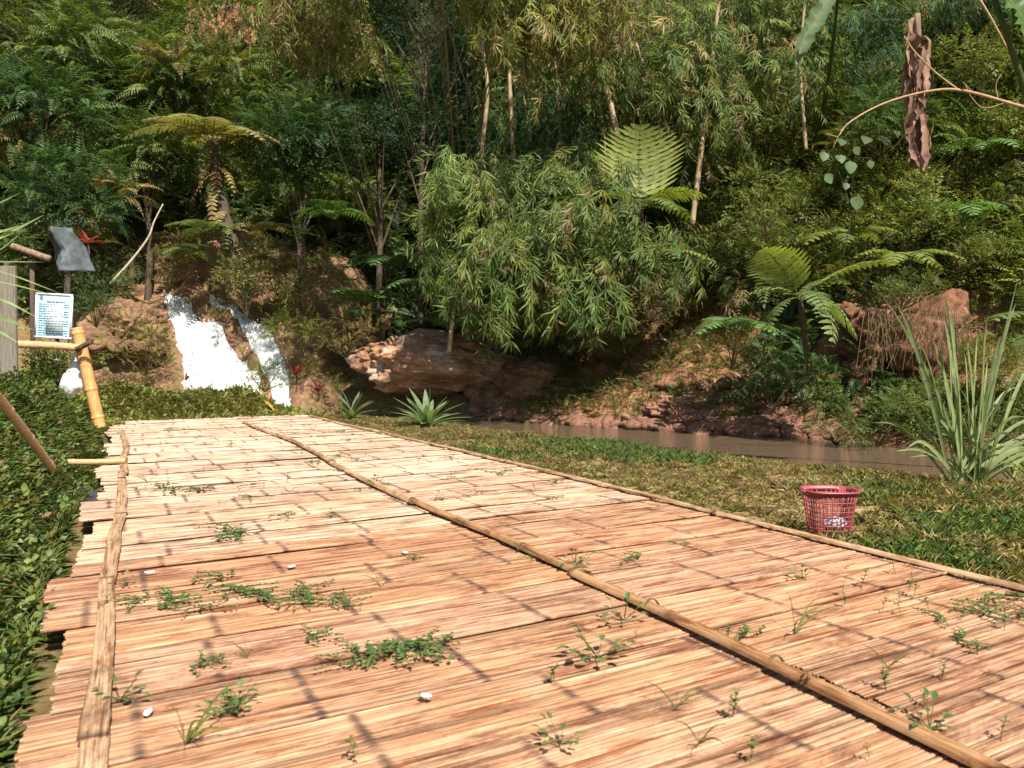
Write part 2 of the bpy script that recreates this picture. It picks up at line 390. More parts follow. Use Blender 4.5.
def t_fern(L=1.3, pairs=20, wid=.34, droop=.45, sub=10, col=(1, 1, 1), rise=.25):
    """bipinnate frond: pinnae that carry their own leaflets"""
    b = Buf(); u = np.linspace(.16, 1, pairs); y = u*L*.95; z = rise*L*np.sin(u*1.7)-droop*L*u**2
    P = np.stack([0*y, y, z], -1); T = nrm(np.gradient(P, axis=0))
    le = wid*np.clip(np.sin(np.pi*np.clip(u*.80+.16, 0, 1)), 0, 1)**.7+.01
    sp = L*.84/pairs; m = 9
    for sg in (-1, 1):
        for i in range(pairs):
            T0 = T[i]; Nn = np.cross([1, 0, 0], T0); v = np.linspace(0, 1, m); l = le[i]*U(.93, 1.07)
            q = P[i]+np.outer(v*l, [sg*.95, 0, 0])+np.outer(l*(.22*v+.16*v*v), T0)+np.outer(-l*.22*v**2.2, Nn*np.sign(Nn[2]+1e-6))+rng.normal(0, .006, 3)
            w = sp*.56*np.interp(v, [0, .15, .7, 1], [.75, 1, .8, .05])*np.where(np.arange(m) % 2, 1.12, .72)
            Vp = np.stack([q-T0*w[:, None]-Nn*.1*w[:, None], q, q+T0*w[:, None]-Nn*.1*w[:, None]], 1).reshape(-1, 3); j = np.arange(m-1)[:, None]*3
            b.add(Vp, np.concatenate([np.concatenate([j, j+1, j+4, j+3], 1), np.concatenate([j+1, j+2, j+5, j+4], 1)]), np.repeat(np.array(col)[None]*U(.82, 1.15)*np.linspace(.9, 1.15, m)[:, None], 3, 0))
    Q = np.vstack([[0, 0, 0], P]); V, Fc = tube(Q, np.linspace(.011, .003, len(Q))*(L/1.3), 4, False); b.add(V, Fc, np.array(col)*[.8, .6, .5])
    return b.arr()
def t_spray(n=9, L=.5, ll=.10, lw=.055, col=(1, 1, 1), full=False):
    b = Buf(); u = np.linspace(.15, 1, n); P = np.stack([.03*np.sin(u*5), u*L, .12*L*np.sin(u*2)-.1*L*u**2], -1)
    a = np.where(np.arange(n) % 2 == 0, 1, -1)*U(.7, 1.2, n)
    D = np.stack([np.sin(a), np.cos(a), U(-.25, .35, n)], -1); D[-1] = (0, 1, 0)
    b.add(*leaves(P, D, np.cross(D, [0, 0, 1])+rng.normal(0, .15, D.shape), ll*U(.75, 1.2, n), lw*U(.8, 1.2, n), np.array(col)*U(.75, 1.25, n)[:, None], .2, .12, full))
    V, Fc = tube(np.vstack([[0, 0, 0], P]), .004, 3, False); b.add(V, Fc, (.8, .55, .4)); return b.arr()
def t_bamboo(n=9, L=.55, ll=.20, lw=.024, col=(1, 1, 1)):
    """drooping twig with fans of narrow leaves"""
    b = Buf(); k = 4; u = np.linspace(.3, 1, k)
    P = np.stack([.04*rng.normal(0, 1, k), u*L, -.35*L*u**2], -1)
    for i in range(k):
        m = n if i == k-1 else max(3, n//2); a = np.linspace(-1.05, 1.05, m)+rng.normal(0, .12, m)
        D = np.stack([np.sin(a), np.cos(a)*.75, -.35-.55*np.cos(a)*U(.5, 1.2, m)], -1)
        b.add(*leaves(P[i:i+1]+np.zeros((m, 3)), D, np.cross(D, [0, 0, 1])+rng.normal(0, .5, D.shape), ll*U(.7, 1.15, m), lw, np.array(col)*U(.7, 1.3, m)[:, None], .18, .1))
    V, Fc = tube(np.vstack([[0, 0, 0], P]), .003, 3, False); b.add(V, Fc, (1.2, .9, .6)); return b.arr()
def t_tuft(n=14, L=.14, w=.006, spread=.6, col=(1, 1, 1)):
    D = rdir(n, 1-spread, 1); P = np.stack([U(-.03, .03, n), U(-.03, .03, n), np.zeros(n)], -1)
    V, Fc, C = leaves(P, D, np.cross(D, rdir(n)), L*U(.5, 1.2, n), w, np.array(col)*U(.7, 1.3, n)[:, None], .35, 0)
    return V, Fc, C

FEATH = [t_frond(.62*U(.8, 1.2), 10, .17, .042, U(.2, .5)) for _ in range(4)]
FERN1 = [t_frond(.9*U(.85, 1.15), 15, .22, .06, U(.35, .6), ang=1.25) for _ in range(3)]
SPRAY = [t_spray(8, .42, .10, .055) for _ in range(3)]
SMALL = [t_spray(10, .30, .055, .034) for _ in range(3)]
BROAD = [t_spray(6, .40, .17, .10) for _ in range(2)]
BAMB = [t_bamboo(8, .5*U(.8, 1.2)) for _ in range(4)]
TUFT = [t_tuft() for _ in range(3)]

def clumps(buf, tpls, C, rad, per, cols, zsq=.8, scale=(.7, 1.2), down=0., hang=0.):
    """leafy domes: sprays set on the surface of squashed balls at C (n,3) with radii rad; cols (n,3)"""
    n = len(C)
    idx = np.repeat(np.arange(n), per); m = len(idx)
    D = rdir(m, -.15+down, 1); pos = C[idx]+D*rad[idx][:, None]*np.array([1, 1, zsq])*(U(.45, 1, m)[:, None])
    dd = nrm(D+rng.normal(0, .35, (m, 3))+np.array([0, 0, .1-hang])); s = U(*scale, m)*np.clip(rad[idx]/.7, .6, 1.3)
    Ms = frame(dd, rng.normal(0, .5, m))*s[:, None, None]
    cm = cols[idx]*U(.75, 1.25, m)[:, None]
    w = rng.integers(0, len(tpls), m)
    for k, t in enumerate(tpls):
        q = w == k
        if q.any(): buf.add(*inst(t, Ms[q], pos[q], cm[q]))
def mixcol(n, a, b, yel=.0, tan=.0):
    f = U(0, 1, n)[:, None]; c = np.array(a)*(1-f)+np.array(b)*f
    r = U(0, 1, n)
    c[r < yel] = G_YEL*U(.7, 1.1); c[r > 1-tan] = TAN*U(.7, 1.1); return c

# ------------------------------------------------------------------ ground, water
def axis_(lo, a, b, hi, step, far):
    m = np.arange(a, b+1e-6, step)
    k = [a-(step*1.35**i)*3 for i in range(1, 60)]; k = [v for v in k if v > lo][::-1]
    q = [b+(step*1.35**i)*3 for i in range(1, 60)]; q = [v for v in q if v < hi]
    return np.array([lo]+k+list(m)+q+[hi])
xs = axis_(-600, -20, 20, 600, .13, 0); ys = axis_(-400, 0, 40, 800, .13, 0)
XX, YY = np.meshgrid(xs, ys); ZZ = H(XX, YY)
V = np.stack([XX, YY, ZZ], -1).reshape(-1, 3); ny, nx = XX.shape
ii = (np.arange(ny-1)[:, None]*nx+np.arange(nx-1)[None]).ravel()
Fq = np.stack([ii, ii+1, ii+nx+1, ii+nx], -1)
dS, hS, depS, sideS = stream(XX, YY)
ppx, ppy = proj(np.stack([XX, YY, ZZ], -1))
moss = np.where(sideS > 0, .32+.25*sst(3, 6, dS-hS), .34)
sG, tG = st(XX, YY); moss = np.where((tG < -.3) & (sideS < 0), .55, moss); straw = sst(4.3, 4.8, tG)*(sideS < 0)
far_ = sst(3, 7, dS-hS)*(sideS > 0)
redz = (ppx > 540) & (ppx < 1000) & (ppy > 285) & (sideS > 0)
moss = np.where(redz, .08+.12*fbm(XX, YY, 0, 3, 77), moss)
o = mesh('ground', V, Fq, M_SOIL, smooth=True, extra={'moss': moss.ravel(), 'straw': straw.ravel(), 'humus': far_.ravel()}); setp(o, kind='structure')
# stream surface
SP2 = spline(SL[1:12, :2], 90); T2 = nrm(np.gradient(SP2, axis=0)); N2 = np.stack([-T2[:, 1], T2[:, 0]], -1)
w = np.linspace(-3.0, 3.0, 25); PW = SP2[:, None]+N2[:, None]*w[None, :, None]
V = np.concatenate([PW, np.full(PW.shape[:2]+(1,), WZ)], -1).reshape(-1, 3); n1, n2 = PW.shape[:2]
ii = (np.arange(n1-1)[:, None]*n2+np.arange(n2-1)[None]).ravel()
o = mesh('stream_water', V, np.stack([ii, ii+1, ii+n2+1, ii+n2], -1), M_WATER, smooth=True); setp(o, kind='structure')

# ------------------------------------------------------------------ rocks
def ico(sub=4):
    import bmesh
    bm = bmesh.new(); bmesh.ops.create_icosphere(bm, subdivisions=sub, radius=1)
    V = np.array([v.co[:] for v in bm.verts]); Fc = np.array([[v.index for v in f.verts] for f in bm.faces]); bm.free(); return V, Fc
def rock(name, c, size, mat, seed, sub=5, rough=.3, label=None, cat='rock', group=None, flat=0, tilt=0):
    V, Fc = ico(sub); n = V.copy()
    cell = noise(n[:, 0]*1.3+seed, n[:, 1]*1.3, n[:, 2]*1.3, seed)
    V = V*(1+rough*.5*np.abs(fbm(n[:, 0]*9, n[:, 1]*9+seed, n[:, 2]*9, 2, seed+9))[:, None]*.4+rough*fbm(n[:, 0]*1.2+seed*3, n[:, 1]*1.2, n[:, 2]*1.2, 4, seed)[:, None]+rough*.35*np.abs(fbm(n[:, 0]*4, n[:, 1]*4+seed, n[:, 2]*4, 4, seed+5))[:, None])
    V = np.sign(V)*np.abs(V)**.9*np.array(size)
    if tilt: ca, sa = math.cos(tilt), math.sin(tilt); V = V@np.array([[ca, 0, sa], [0, 1, 0], [-sa, 0, ca]]).T
    o = mesh(name, V, Fc, mat, smooth=sub > 2 and mat is not M_CLAY); o.location = [float(v) for v in c]; return setp(o, label, cat, group)
# the sloping rock of the waterfall
def rockH(x, y):
    ridge = .35*np.exp(-((x+8.6-.55*(y-24.6))/.35)**2) # set later by the channel shape
    z = np.interp(y, [22.8, 23.6, 26.2, 27.6, 28.4, 30, 32], [-.9, -.2, 2.1, 3.1, 3.7, 4.6, 4.9])
    z = z+.35*fbm(x*.6, y*.6, 0, 3, 61)+.14*fbm(x*1.7, y*1.7, 0, 4, 62)+.05*np.abs(fbm(x*5, y*5, 0, 3, 63))
    z = z+.75*np.exp(-((x+13.0)/1.3)**2-((y-26)/1.6)**2)
    z = z-1.6*sst(-5.9, -4.6, x)-1.8*sst(-13.2, -15.2, x)
    z = z+.8*np.exp(-((x+6.6)/1.0)**2-((y-28.6)/1.3)**2)+.55*np.exp(-((x+10.3)/1.2)**2-((y-29.6)/1.0)**2)
    for cx, w_, dp in CH:
        c = np.interp(y, cx[0], cx[1]); ww = np.interp(y, cx[0], cx[2])
        z = z-dp*np.exp(-((x-c)/ww)**4)*sst(23.2, 24.4, y)*sst(29.4, 27.6, y)
    return z
# channels: y -> centre x, half width, taken from where the white water lies
def chan(pts):
    a = []
    for px, py, Y, hwp in pts: p = at(px, py, Y); a.append((Y, p[0], hwp*Y/F))
    a = sorted(a); return [[q[0] for q in a], [q[1] for q in a], [q[2] for q in a]]
CH = [(chan([(174, 312, 27.8, 9), (194, 335, 26.6, 21), (213, 358, 25.4, 35), (226, 385, 24.3, 42), (228, 400, 23.5, 42)]), 0, .22),
      (chan([(212, 314, 27.9, 3), (240, 326, 27.0, 9), (262, 340, 26.1, 13), (275, 354, 25.2, 12), (281, 366, 24.4, 9), (283, 378, 23.6, 7)]), 0, .30)]
gx = np.arange(-16, -4.2, .07); gy = np.arange(22.8, 31.5, .07); GX, GY = np.meshgrid(gx, gy); GZ = rockH(GX, GY)
V = np.stack([GX, GY, GZ], -1).reshape(-1, 3); n1, n2 = GX.shape; ii = (np.arange(n1-1)[:, None]*n2+np.arange(n2-1)[None]).ravel()
V0 = V.mean(0)
o = mesh('rock_outcrop', V, np.stack([ii, ii+1, ii+n2+1, ii+n2], -1), M_ROCK, smooth=True, origin=(-9, 25, 0))
setp(o, 'broad brown sloping rock the waterfall slides down', 'rock')
# waterfall: sheets of white water in the two channels, and drops thrown off them
fb = Buf()
for (cx, _, dp), name in zip(CH, ('a', 'b')):
    yy = np.linspace(23.4, 27.95, 150); uu = np.linspace(-1.0, 1.0, 60); Y2, U2 = np.meshgrid(yy, uu, indexing='ij')
    c = np.interp(Y2, cx[0], cx[1]); ww = np.interp(Y2, cx[0], cx[2])
    ed = 1+.16*fbm(Y2*2.5, np.sign(U2)*3, 0, 3, 71)
    X2 = c+U2*ww*ed
    thick = .20*(1-np.abs(U2)**3)+.02
    Z2 = rockH(X2, Y2)+thick-.10*(np.abs(U2) > .97)+(.10*fbm(X2*4.2, Y2*1.0, 0, 4, 72)+.025*fbm(X2*14, Y2*3, 0, 3, 73))*(1-U2**4)
    V = np.stack([X2, Y2, Z2], -1).reshape(-1, 3); n1, n2 = X2.shape; ii = (np.arange(n1-1)[:, None]*n2+np.arange(n2-1)[None]).ravel()
    fb.add(V, np.stack([ii, ii+1, ii+n2+1, ii+n2], -1))
    nd = 600; q = rng.integers(0, len(V), nd); q = q[(np.abs(U2.ravel()[q]) > .45) | (U(0, 1, nd) < .5)]; nd = len(q)
    oc = np.array([[1, 0, 0], [-1, 0, 0], [0, 1, 0], [0, -1, 0], [0, 0, 1], [0, 0, -1.]]); of = np.array([(0, 2, 4), (2, 1, 4), (1, 3, 4), (3, 0, 4), (2, 0, 5), (1, 2, 5), (3, 1, 5), (0, 3, 5)])
    Pd = V[q]+rng.normal(0, .09, (nd, 3))*np.array([1, 1, .7])+np.array([0, -.02, .05])
    sz = U(.010, .035, nd)
    fb.add(*inst((oc, of, np.ones((6, 3))), np.eye(3)[None]*sz[:, None, None]*np.array([1, 1, 1.4])[None, :, None], Pd))
V, Fc, _ = fb.arr(); o = mesh('waterfall', V, Fc, M_FOAM, smooth=True); setp(o, kind='structure')
# small white rill above the fall
p = at(138, 298, 28.2)

# the stained ledge over the stream, and the dark rock beside it
c = at(435, 366, 23.9); rock('rock_ledge', (c[0]+.1, c[1]+.5, c[2]-.05), (2.25, 1.9, .78), M_LEDGE, 4, 6, .30, 'orange and grey stained rock ledge hanging over the stream', 'rock', tilt=.05)
c = at(525, 392, 23.2); rock('shaded_rock', c, (1.3, 1.2, .7), M_ROCK, 9, 6, .45, 'dark shaded rock under the hanging bamboo leaves beside the ledge', 'rock')
c = at(128, 335, 25.2); rock('mossy_boulder', c, (1.15, 1.0, .75), M_ROCK, 14, 6, .42, 'brown boulder behind the yellow green bush left of the white water', 'rock')
c = at(225, 268, 30.0); rock('overhanging_rock', c, (3.2, 1.6, 1.1), M_ROCK, 17, 6, .25, 'wide orange brown rock face above the waterfall', 'rock')
c = at(918, 350, 17.0); rock('clay_bank', (c[0], c[1]+.75, c[2]), (1.2, .75, .9), M_CLAY, 23, 6, .8, 'bare red clay face of the cut bank behind the tall reeds', 'earth bank')
c = at(705, 405, 18.6); rock('clay_mound', (c[0], c[1]+.5, c[2]-.2), (1.0, .6, .36), M_REDR, 27, 6, .7, 'crumbled red clay mound just above the waterline stones', 'earth bank')
prot = []
for k in range(4):
    q = rock('bank_stone', (0, 0, 0), (1, 1, .65), M_REDR, 30+k, 3, .28, 'red brown stone in the row along the far waterline', 'stone', 'stones along the far bank of the stream'); prot.append(q)
nst = 0
for i in range(210):
    if i < 95:
        px = U(478, 835); far = np.interp(px, [478, 490, 600, 700, 800, 840], [421, 422, 429, 434, 438, 440]); py = far-abs(rng.normal(0, 5.5))
        s = U(.07, .26)*(1 if py > far-8 else .7)
    else: px = U(640, 870); py = U(385, 430); s = U(.06, .2)
    p = hit(px, py); 
    q = prot[i] if i < 4 else prot[i % 4].copy()
    if i >= 4: COL.objects.link(q)
    q.location = (p[0], p[1], p[2]+s*.15); q.scale = (s*U(.9, 1.6), s, s*U(.7, 1.1)); q.rotation_euler = (U(-.3, .3), U(-.3, .3), U(0, 6))

# ------------------------------------------------------------------ bamboo deck
ZD = .12
deck = thing('bamboo_deck', 'long floor of flattened split bamboo sheets weathered pale at the far end', 'bamboo platform', (L0[0], L0[1], 0))
redge = lambda s: np.interp(s, [-2, 0, 7.7, 13.5, 16.5], [4.62, 4.62, 4.42, 4.10, 4.0])
ledge = lambda s: np.interp(s, [-2, 0, 7, 13, 16.5], [0, 0, .2, .28, .3])
WOODO = np.array([.455, .265, .148]); WOODB = np.array([.63, .52, .415])
def sheet(s0, s1, t0, t1, zoff, bleach, seed, tap):
    wd = s1-s0; ns = max(8, int(wd/.021)); Lt = t1-t0
    # sample stations along t with node rings inserted
    nodes = []; q = U(.15, .7)
    while q < Lt: nodes.append(q); q += U(.55, .85)
    tt = np.linspace(0, Lt, max(6, int(Lt/.11)))
    ext = [(k+d) for k in nodes for d in (-.03, -.013, -.005, .005, .013, .03)]
    tt = np.unique(np.clip(np.concatenate([tt, ext]), 0, Lt)); m = len(tt)
    nv = np.zeros((ns, m)); nz = np.zeros((ns, m))
    for k in nodes:
        sh = .012*fbm(np.arange(ns)*.35, k*7, 0, 2, seed)    # the ring wanders from strip to strip
        d = np.abs(tt[None]-k)
        nv = np.maximum(nv, np.clip(1.5-d/.017, 0, 1)*np.clip(.8+.8*noise(np.arange(ns)[:, None]*.45, k*3, 0, seed), .15, 1)); nz = np.maximum(nz, np.clip(1-d/.02, 0, 1))
    V = []; Fc = []; C = []; UVs = []; ND = []
    off = 0
    bnd = np.sort(np.concatenate([[0, 1], (np.arange(1, ns)+rng.normal(0, .42, ns-1))/ns]))
    gap = np.clip(.0085*fbm(tt[None]*.9, np.arange(ns+1)[:, None]*5.3+seed*3, 0, 2, seed)-.0016, .0002, .007)
    wob = .004*fbm(tt[None]*.7, np.arange(ns+1)[:, None]*.4+seed, 0, 2, seed+3)
    hz = .0045*noise(tt[None]*1.3, np.arange(ns)[:, None]*1.7+seed*2, 0, seed+5)
    endL = U(-.012, .012, ns); endR = U(-.008, .008, ns)
    blot = fbm(np.array([s0*1.1]), np.array([t0*.9]), 0, 2, 88)[0]
    bc = WOODO*(1-bleach)+WOODB*bleach; bc = bc*U(.88, 1.1)*(np.array([1, 1, 1])+rng.normal(0, .012, 3))
    big = .025*fbm(np.array([s0*.8]), tt[None]*.8+t0, 0, 2, 99)[0] if False else .006*noise(tt*.9+t0, s0*3, 0, 99)
    for i in range(ns):
        a = s0+bnd[i]*wd+wob[i]+gap[i]; b_ = s0+bnd[i+1]*wd+wob[i+1]-gap[i+1]
        ti = tt.copy(); ti[0] += endL[i]; ti[-1] += endR[i]
        tg = t0+ti
        fa, fb_ = (a-s0)/wd, (b_-s0)/wd
        zt = ZD+zoff+hz[i]+.0045*nz[i]+big+.002
        za = zt-fa*.010+tap*.004*(1-fa); zb = zt-fb_*.010+tap*.004*(1-fb_)
        e = .0016
        K = .108; A0 = DP(a, tg, za-.010, K); A1 = DP(a, tg, za-e, K); A2 = DP(a*.82+b_*.18, tg, (za*.8+zb*.2)+.0006, K); B2 = DP(a*.18+b_*.82, tg, (za*.2+zb*.8)+.0006, K); B1 = DP(b_, tg, zb-e, K); B0 = DP(b_, tg, zb-.010, K)
        V.append(np.stack([A0, A1, A2, B2, B1, B0], 1).reshape(-1, 3))
        cc = bc*(U(.88, 1.10))*(1+np.array([.02, 0, -.03])*rng.normal())*(.62 if U(0, 1) < .06 else 1)
        ga = np.clip(gap[i]/.0035, 0, 1); gb = np.clip(gap[i+1]/.0035, 0, 1); on = np.ones(m)
        wgt = np.stack([.5*on, 1-.62*ga, on, on, 1-.62*gb, .5*on], 1).reshape(-1, 1)
        C.append(cc[None]*wgt*np.repeat(1+.10*noise(tt*2.3, i*3.1, seed), 6)[:, None]); ND.append(np.repeat(nv[i], 6))
        vv = np.stack([a*np.ones(m), a*np.ones(m)+.002, a*.8+b_*.2+0*tg, a*.2+b_*.8+0*tg, b_+0*tg-.002, b_+0*tg], 1)
        UVs.append(np.stack([np.repeat(tg, 6)+seed*1.7, vv.ravel()+seed*.31], -1))
        j = np.arange(m-1)[:, None]*6+off
        for k in range(5): Fc.append(np.concatenate([j+k, j+k+1, j+k+7, j+k+6], 1))
        off += m*6
    V = np.concatenate(V); 
    return mesh('bamboo_sheet', V, np.concatenate(Fc), M_DECK, deck, col=np.concatenate(C), uv=np.concatenate(UVs), node=np.concatenate(ND))
s = -1.6; k = 0
while s < 15.6:
    wd = U(.36, .62)
    bl = .95 if s > 2.85 else (.0+.3*U(0, 1))
    if 2.85 < s+wd and s < 2.85: wd = 2.9-s if 2.9-s > .25 else wd
    if 2.85 < s < 4.6: bl = U(.5, .8)
    if s > 9: bl = min(1, bl+.08)
    l = float(ledge(s))-.20+.06*math.sin(s*2.3)+U(-.04, .04); r = float(redge(s))+U(-.02, .04)
    n0 = len(bpy.data.objects)
    if U(0, 1) < .85:
        c = 2.5+.05*math.sin((s+.5)*.7+1)+U(-.015, .015) if U(0, 1) < .75 else U(1.6, 3.2)
        sheet(s, s+wd+.035, l, c+.04, 0.0, bl+U(-.1, .06), k*2+1, 1); sheet(s, s+wd+.035, c, r, .007, bl+U(-.1, .06), k*2+2, 1)
    else: sheet(s, s+wd+.035, l, r, 0.0, bl, k*2+1, 1)
    s += wd; k += 1
send = s
# joists under the sheets
for t in (.35, 1.6, 2.5, 3.6, 4.35):
    P = DP(np.linspace(-1.1, send-.2, 30), np.minimum(t, 4.0 if t > 4.2 else 9), .055); V, Fc = tube(P, .04, 8); mesh('joist', V, Fc, M_POLE, deck, smooth=True)
# battens tied over the sheets: each length of split bamboo is a part
def batten_strip(s0, s1, tf, w, th, z, name='batten', half=False, seed=0, tint=(.72, .50, .30)):
    L = s1-s0; ss = np.linspace(s0, s1, max(12, int(L/.06))); m = len(ss)
    nodes = np.arange(s0+U(.1, .4), s1, U(.42, .55)); nd = np.zeros(m)
    for q in nodes: nd = np.maximum(nd, np.clip(1-np.abs(ss-q)/.035, 0, 1))
    tc = tf(ss)+.012*fbm(ss*.8, seed, 0, 2, seed); ww = w*(1+.10*nd+.08*noise(ss*1.5, seed, 0, seed+1))*np.interp(ss, [s0, s1], [1.04, .94])
    zz = z+.006*noise(ss*.9, seed, 0, seed+2)
    if half: a = np.linspace(0, np.pi, 9); cx, cz = np.cos(a)*.5, np.sin(a)
    else: cx = np.array([-.5, -.5, -.44, -.15, .15, .44, .5, .5]); cz = np.array([0, .6, .9, 1.0, 1.0, .9, .6, 0])
    V = DP(ss[:, None], tc[:, None]+cx[None]*ww[:, None], zz[:, None]+cz[None]*(th*(1+.12*nd))[:, None]); kk = len(cx)
    j = np.arange(m-1)[:, None]*kk; Fc = [np.concatenate([j+q, j+q+1, j+q+1+kk, j+q+kk], 1) for q in range(kk-1)]
    Vf = V.reshape(-1, 3); Fc = np.concatenate(Fc)
    Fl = [tuple(f) for f in Fc]+[tuple(range(kk)), tuple(range((m-1)*kk, m*kk))]
    uv = np.stack([np.repeat(ss, kk), np.tile(cx*w, m)+seed*.37], -1); C = np.tile(np.array(tint)*U(.92, 1.08), (m*kk, 1))
    o = mesh(name, Vf, Fl, M_DECK, deck, col=C, uv=uv, node=np.repeat(nd**3*.7, kk), smooth=True)
    return o
zt = ZD+.022
for i, (a, b_) in enumerate([(-1.3, .15), (.08, 2.35), (2.25, 4.6), (4.5, 7.2), (7.1, 10.2), (10.1, 13.2)]):
    sk = (-.03 if i % 2 else .03); batten_strip(a, b_, lambda q, sk=sk, a=a: ledge(q)+.02+sk*(q-a)/2.5-sk*.5, .088 if a < 7 else .085, .012, zt+.006*(i % 2), seed=11+i, tint=(.46, .34, .22))
for i, (a, b_) in enumerate([(-1.35, 1.35), (1.22, 4.1), (4.0, 7.2), (7.1, 11), (10.9, 14.2)]):
    batten_strip(a, b_, lambda q, i=i: 2.50+.05*np.sin(q*.7+1)+.02*(i % 2), .066, .034, zt-.002+.005*(i % 2), half=True, seed=31+i, tint=(.40, .25, .13) if a < 4 else (.47, .34, .21))
for i, (a, b_) in enumerate([(-1.3, 2.6), (2.5, 6.4), (6.3, 10.6), (10.5, 15.6)]):
    batten_strip(a, b_, lambda q: redge(q)-.03, .06, .024, zt-.002+.005*(i % 2), half=True, seed=51+i, tint=(.47, .34, .21))
M_CORD = plain('brown_cord', (.10, .07, .04), .9)
for sp in (-.35, .55, 1.3, 2.0, 4.05, 7.1):
    b_ = Buf(); t = 2.50+.05*math.sin(sp*.7+1)+.005
    for k in range(2):
        a = np.linspace(-.2, np.pi+.2, 12); P = DP(sp+.012*k+.01*np.sin(a), t+np.cos(a)*.040, zt+np.sin(a)*.043); V, Fc = tube(P, .0035, 5); b_.add(V, Fc)
    b_.obj('cord_tie', M_CORD, deck)

# ------------------------------------------------------------------ undergrowth on the far hillside
def cand(n, x0, x1, y0, y1):
    return U(x0, x1, n), U(y0, y1, n)
def place(n, rect, off=.2, jit=True):
    """points on the terrain seen through a window of the picture"""
    out = []; got = 0
    for _ in range(25):
        m = 5000; y = 13.5+(46-13.5)*U(0, 1, m); x = y*(U(rect[0], rect[2], m)-512)/F; z = H(x, y); d, hw, dep, sd = stream(x, y)
        P = np.stack([x, y, z], -1); px, py = proj(P+np.array([0, 0, off]))
        q = (sd > 0) & (d-hw > .3) & (py > rect[1]) & (py < rect[3]) & (U(0, 1, m) < y/46)
        out.append(P[q]); got += q.sum()
        if got >= n: break
    return np.concatenate(out)[:n]
P_SET = []
ug = Buf()
def zone(rect, n, tpls, r, per, ca, cb, yel=0, tan=0, lift=.3, avoid=None, **k):
    P = place(n, rect)
    if avoid is not None:
        px, py = proj(P); m = np.ones(len(P), bool)
        for a in avoid: m &= ~((px > a[0]) & (px < a[2]) & (py > a[1]) & (py < a[3]))
        P = P[m]
    if not len(P): return
    rad = U(*r, len(P)); P = P+np.stack([0*rad, -rad*.2, rad*lift], -1)
    cl = mixcol(len(P), ca, cb, yel, tan)
    n3 = fbm(P[:, 0]*.35, P[:, 1]*.35, P[:, 2]*.35, 2, 55)[:, None]
    cl = cl*(1+.25*n3)
    clumps(ug, tpls, P, rad, per, cl, **k)
RK = [(95, 235, 300, 410), (330, 340, 520, 420)]
# left hillside, feathery shrubs
zone((-80, -60, 400, 250), 420, FEATH, (.55, 1.25), 42, G_MID, G_LT*1.15, .10, .02, avoid=RK)
zone((-80, -60, 330, 330), 110, SPRAY, (.4, .9), 40, G_MID, G_DK, .1, .03, avoid=RK)
zone((-60, 180, 300, 330), 60, FERN1, (.3, .7), 18, G_LT, G_MID, .15, avoid=RK)
ug.obj('hillside_undergrowth', M_LEAF); setp(bpy.data.objects['hillside_undergrowth'], kind='stuff')
# ravine and middle
ug = Buf()
zone((280, 190, 480, 350), 90, FERN1, (.4, .8), 16, G_TEAL, G_MID, .03, avoid=RK)
zone((270, 100, 520, 330), 150, BROAD+SPRAY, (.4, .9), 24, G_DK, G_MID, avoid=RK)
zone((280, 240, 360, 350), 60, SMALL+SPRAY, (.3, .6), 24, G_LT, G_YEL, .2, .1)
zone((360, -60, 500, 230), 150, SPRAY+FEATH, (.6, 1.3), 34, G_DK*.4, G_DK*.6)  # leaf colour darkened to stand in for the ravine's shade
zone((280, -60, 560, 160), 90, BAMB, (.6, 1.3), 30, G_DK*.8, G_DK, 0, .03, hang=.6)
zone((270, 290, 460, 350), 60, SMALL+SPRAY, (.2, .45), 22, G_LT, G_YEL, .2, .2)
zone((520, 60, 760, 300), 160, BAMB+FEATH, (.5, 1.0), 30, G_MID, G_LT, .04, .08, hang=.3)
zone((440, 320, 600, 400), 50, SMALL, (.2, .5), 24, G_DK, G_MID)
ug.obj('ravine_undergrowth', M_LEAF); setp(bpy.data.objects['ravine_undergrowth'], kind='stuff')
# right slope, small leaved creepers
ug = Buf()
CL = [(870, 300, 960, 410), (560, 335, 760, 450)]
zone((660, 110, 1110, 305), 620, SMALL+SPRAY, (.3, .75), 44, G_LT, G_LT*1.6, .3, .05, avoid=CL)
zone((680, -60, 1110, 160), 260, FEATH+SPRAY, (.5, 1.1), 36, G_MID, G_LT*1.3, .15, .03)
zone((760, 190, 1110, 300), 90, FEATH, (.35, .7), 20, G_LT, G_MID, .15, avoid=CL)
zone((530, 285, 880, 436), 1100, SMALL+TUFT+TUFT, (.10, .28), 9, G_LT, G_YEL, .3, .35, scale=(.5, 1.0))
zone((540, 300, 740, 420), 60, FERN1+SPRAY, (.15, .3), 8, G_MID, G_LT, .1, .1, scale=(.35, .6))
zone((740, 300, 880, 400), 60, SMALL+FERN1, (.2, .5), 18, G_DK, G_MID, .05)
zone((820, 385, 1060, 450), 120, BROAD+SPRAY, (.15, .38), 22, G_MID, G_LT, scale=(.5, .8))
zone((950, 280, 1110, 440), 160, SMALL, (.15, .4), 20, G_LT, G_YEL, .1)
ug.obj('slope_undergrowth', M_LEAF); setp(bpy.data.objects['slope_undergrowth'], kind='stuff')
print('UG', len(bpy.data.objects['hillside_undergrowth'].data.polygons), len(bpy.data.objects['ravine_undergrowth'].data.polygons), len(bpy.data.objects['slope_undergrowth'].data.polygons))

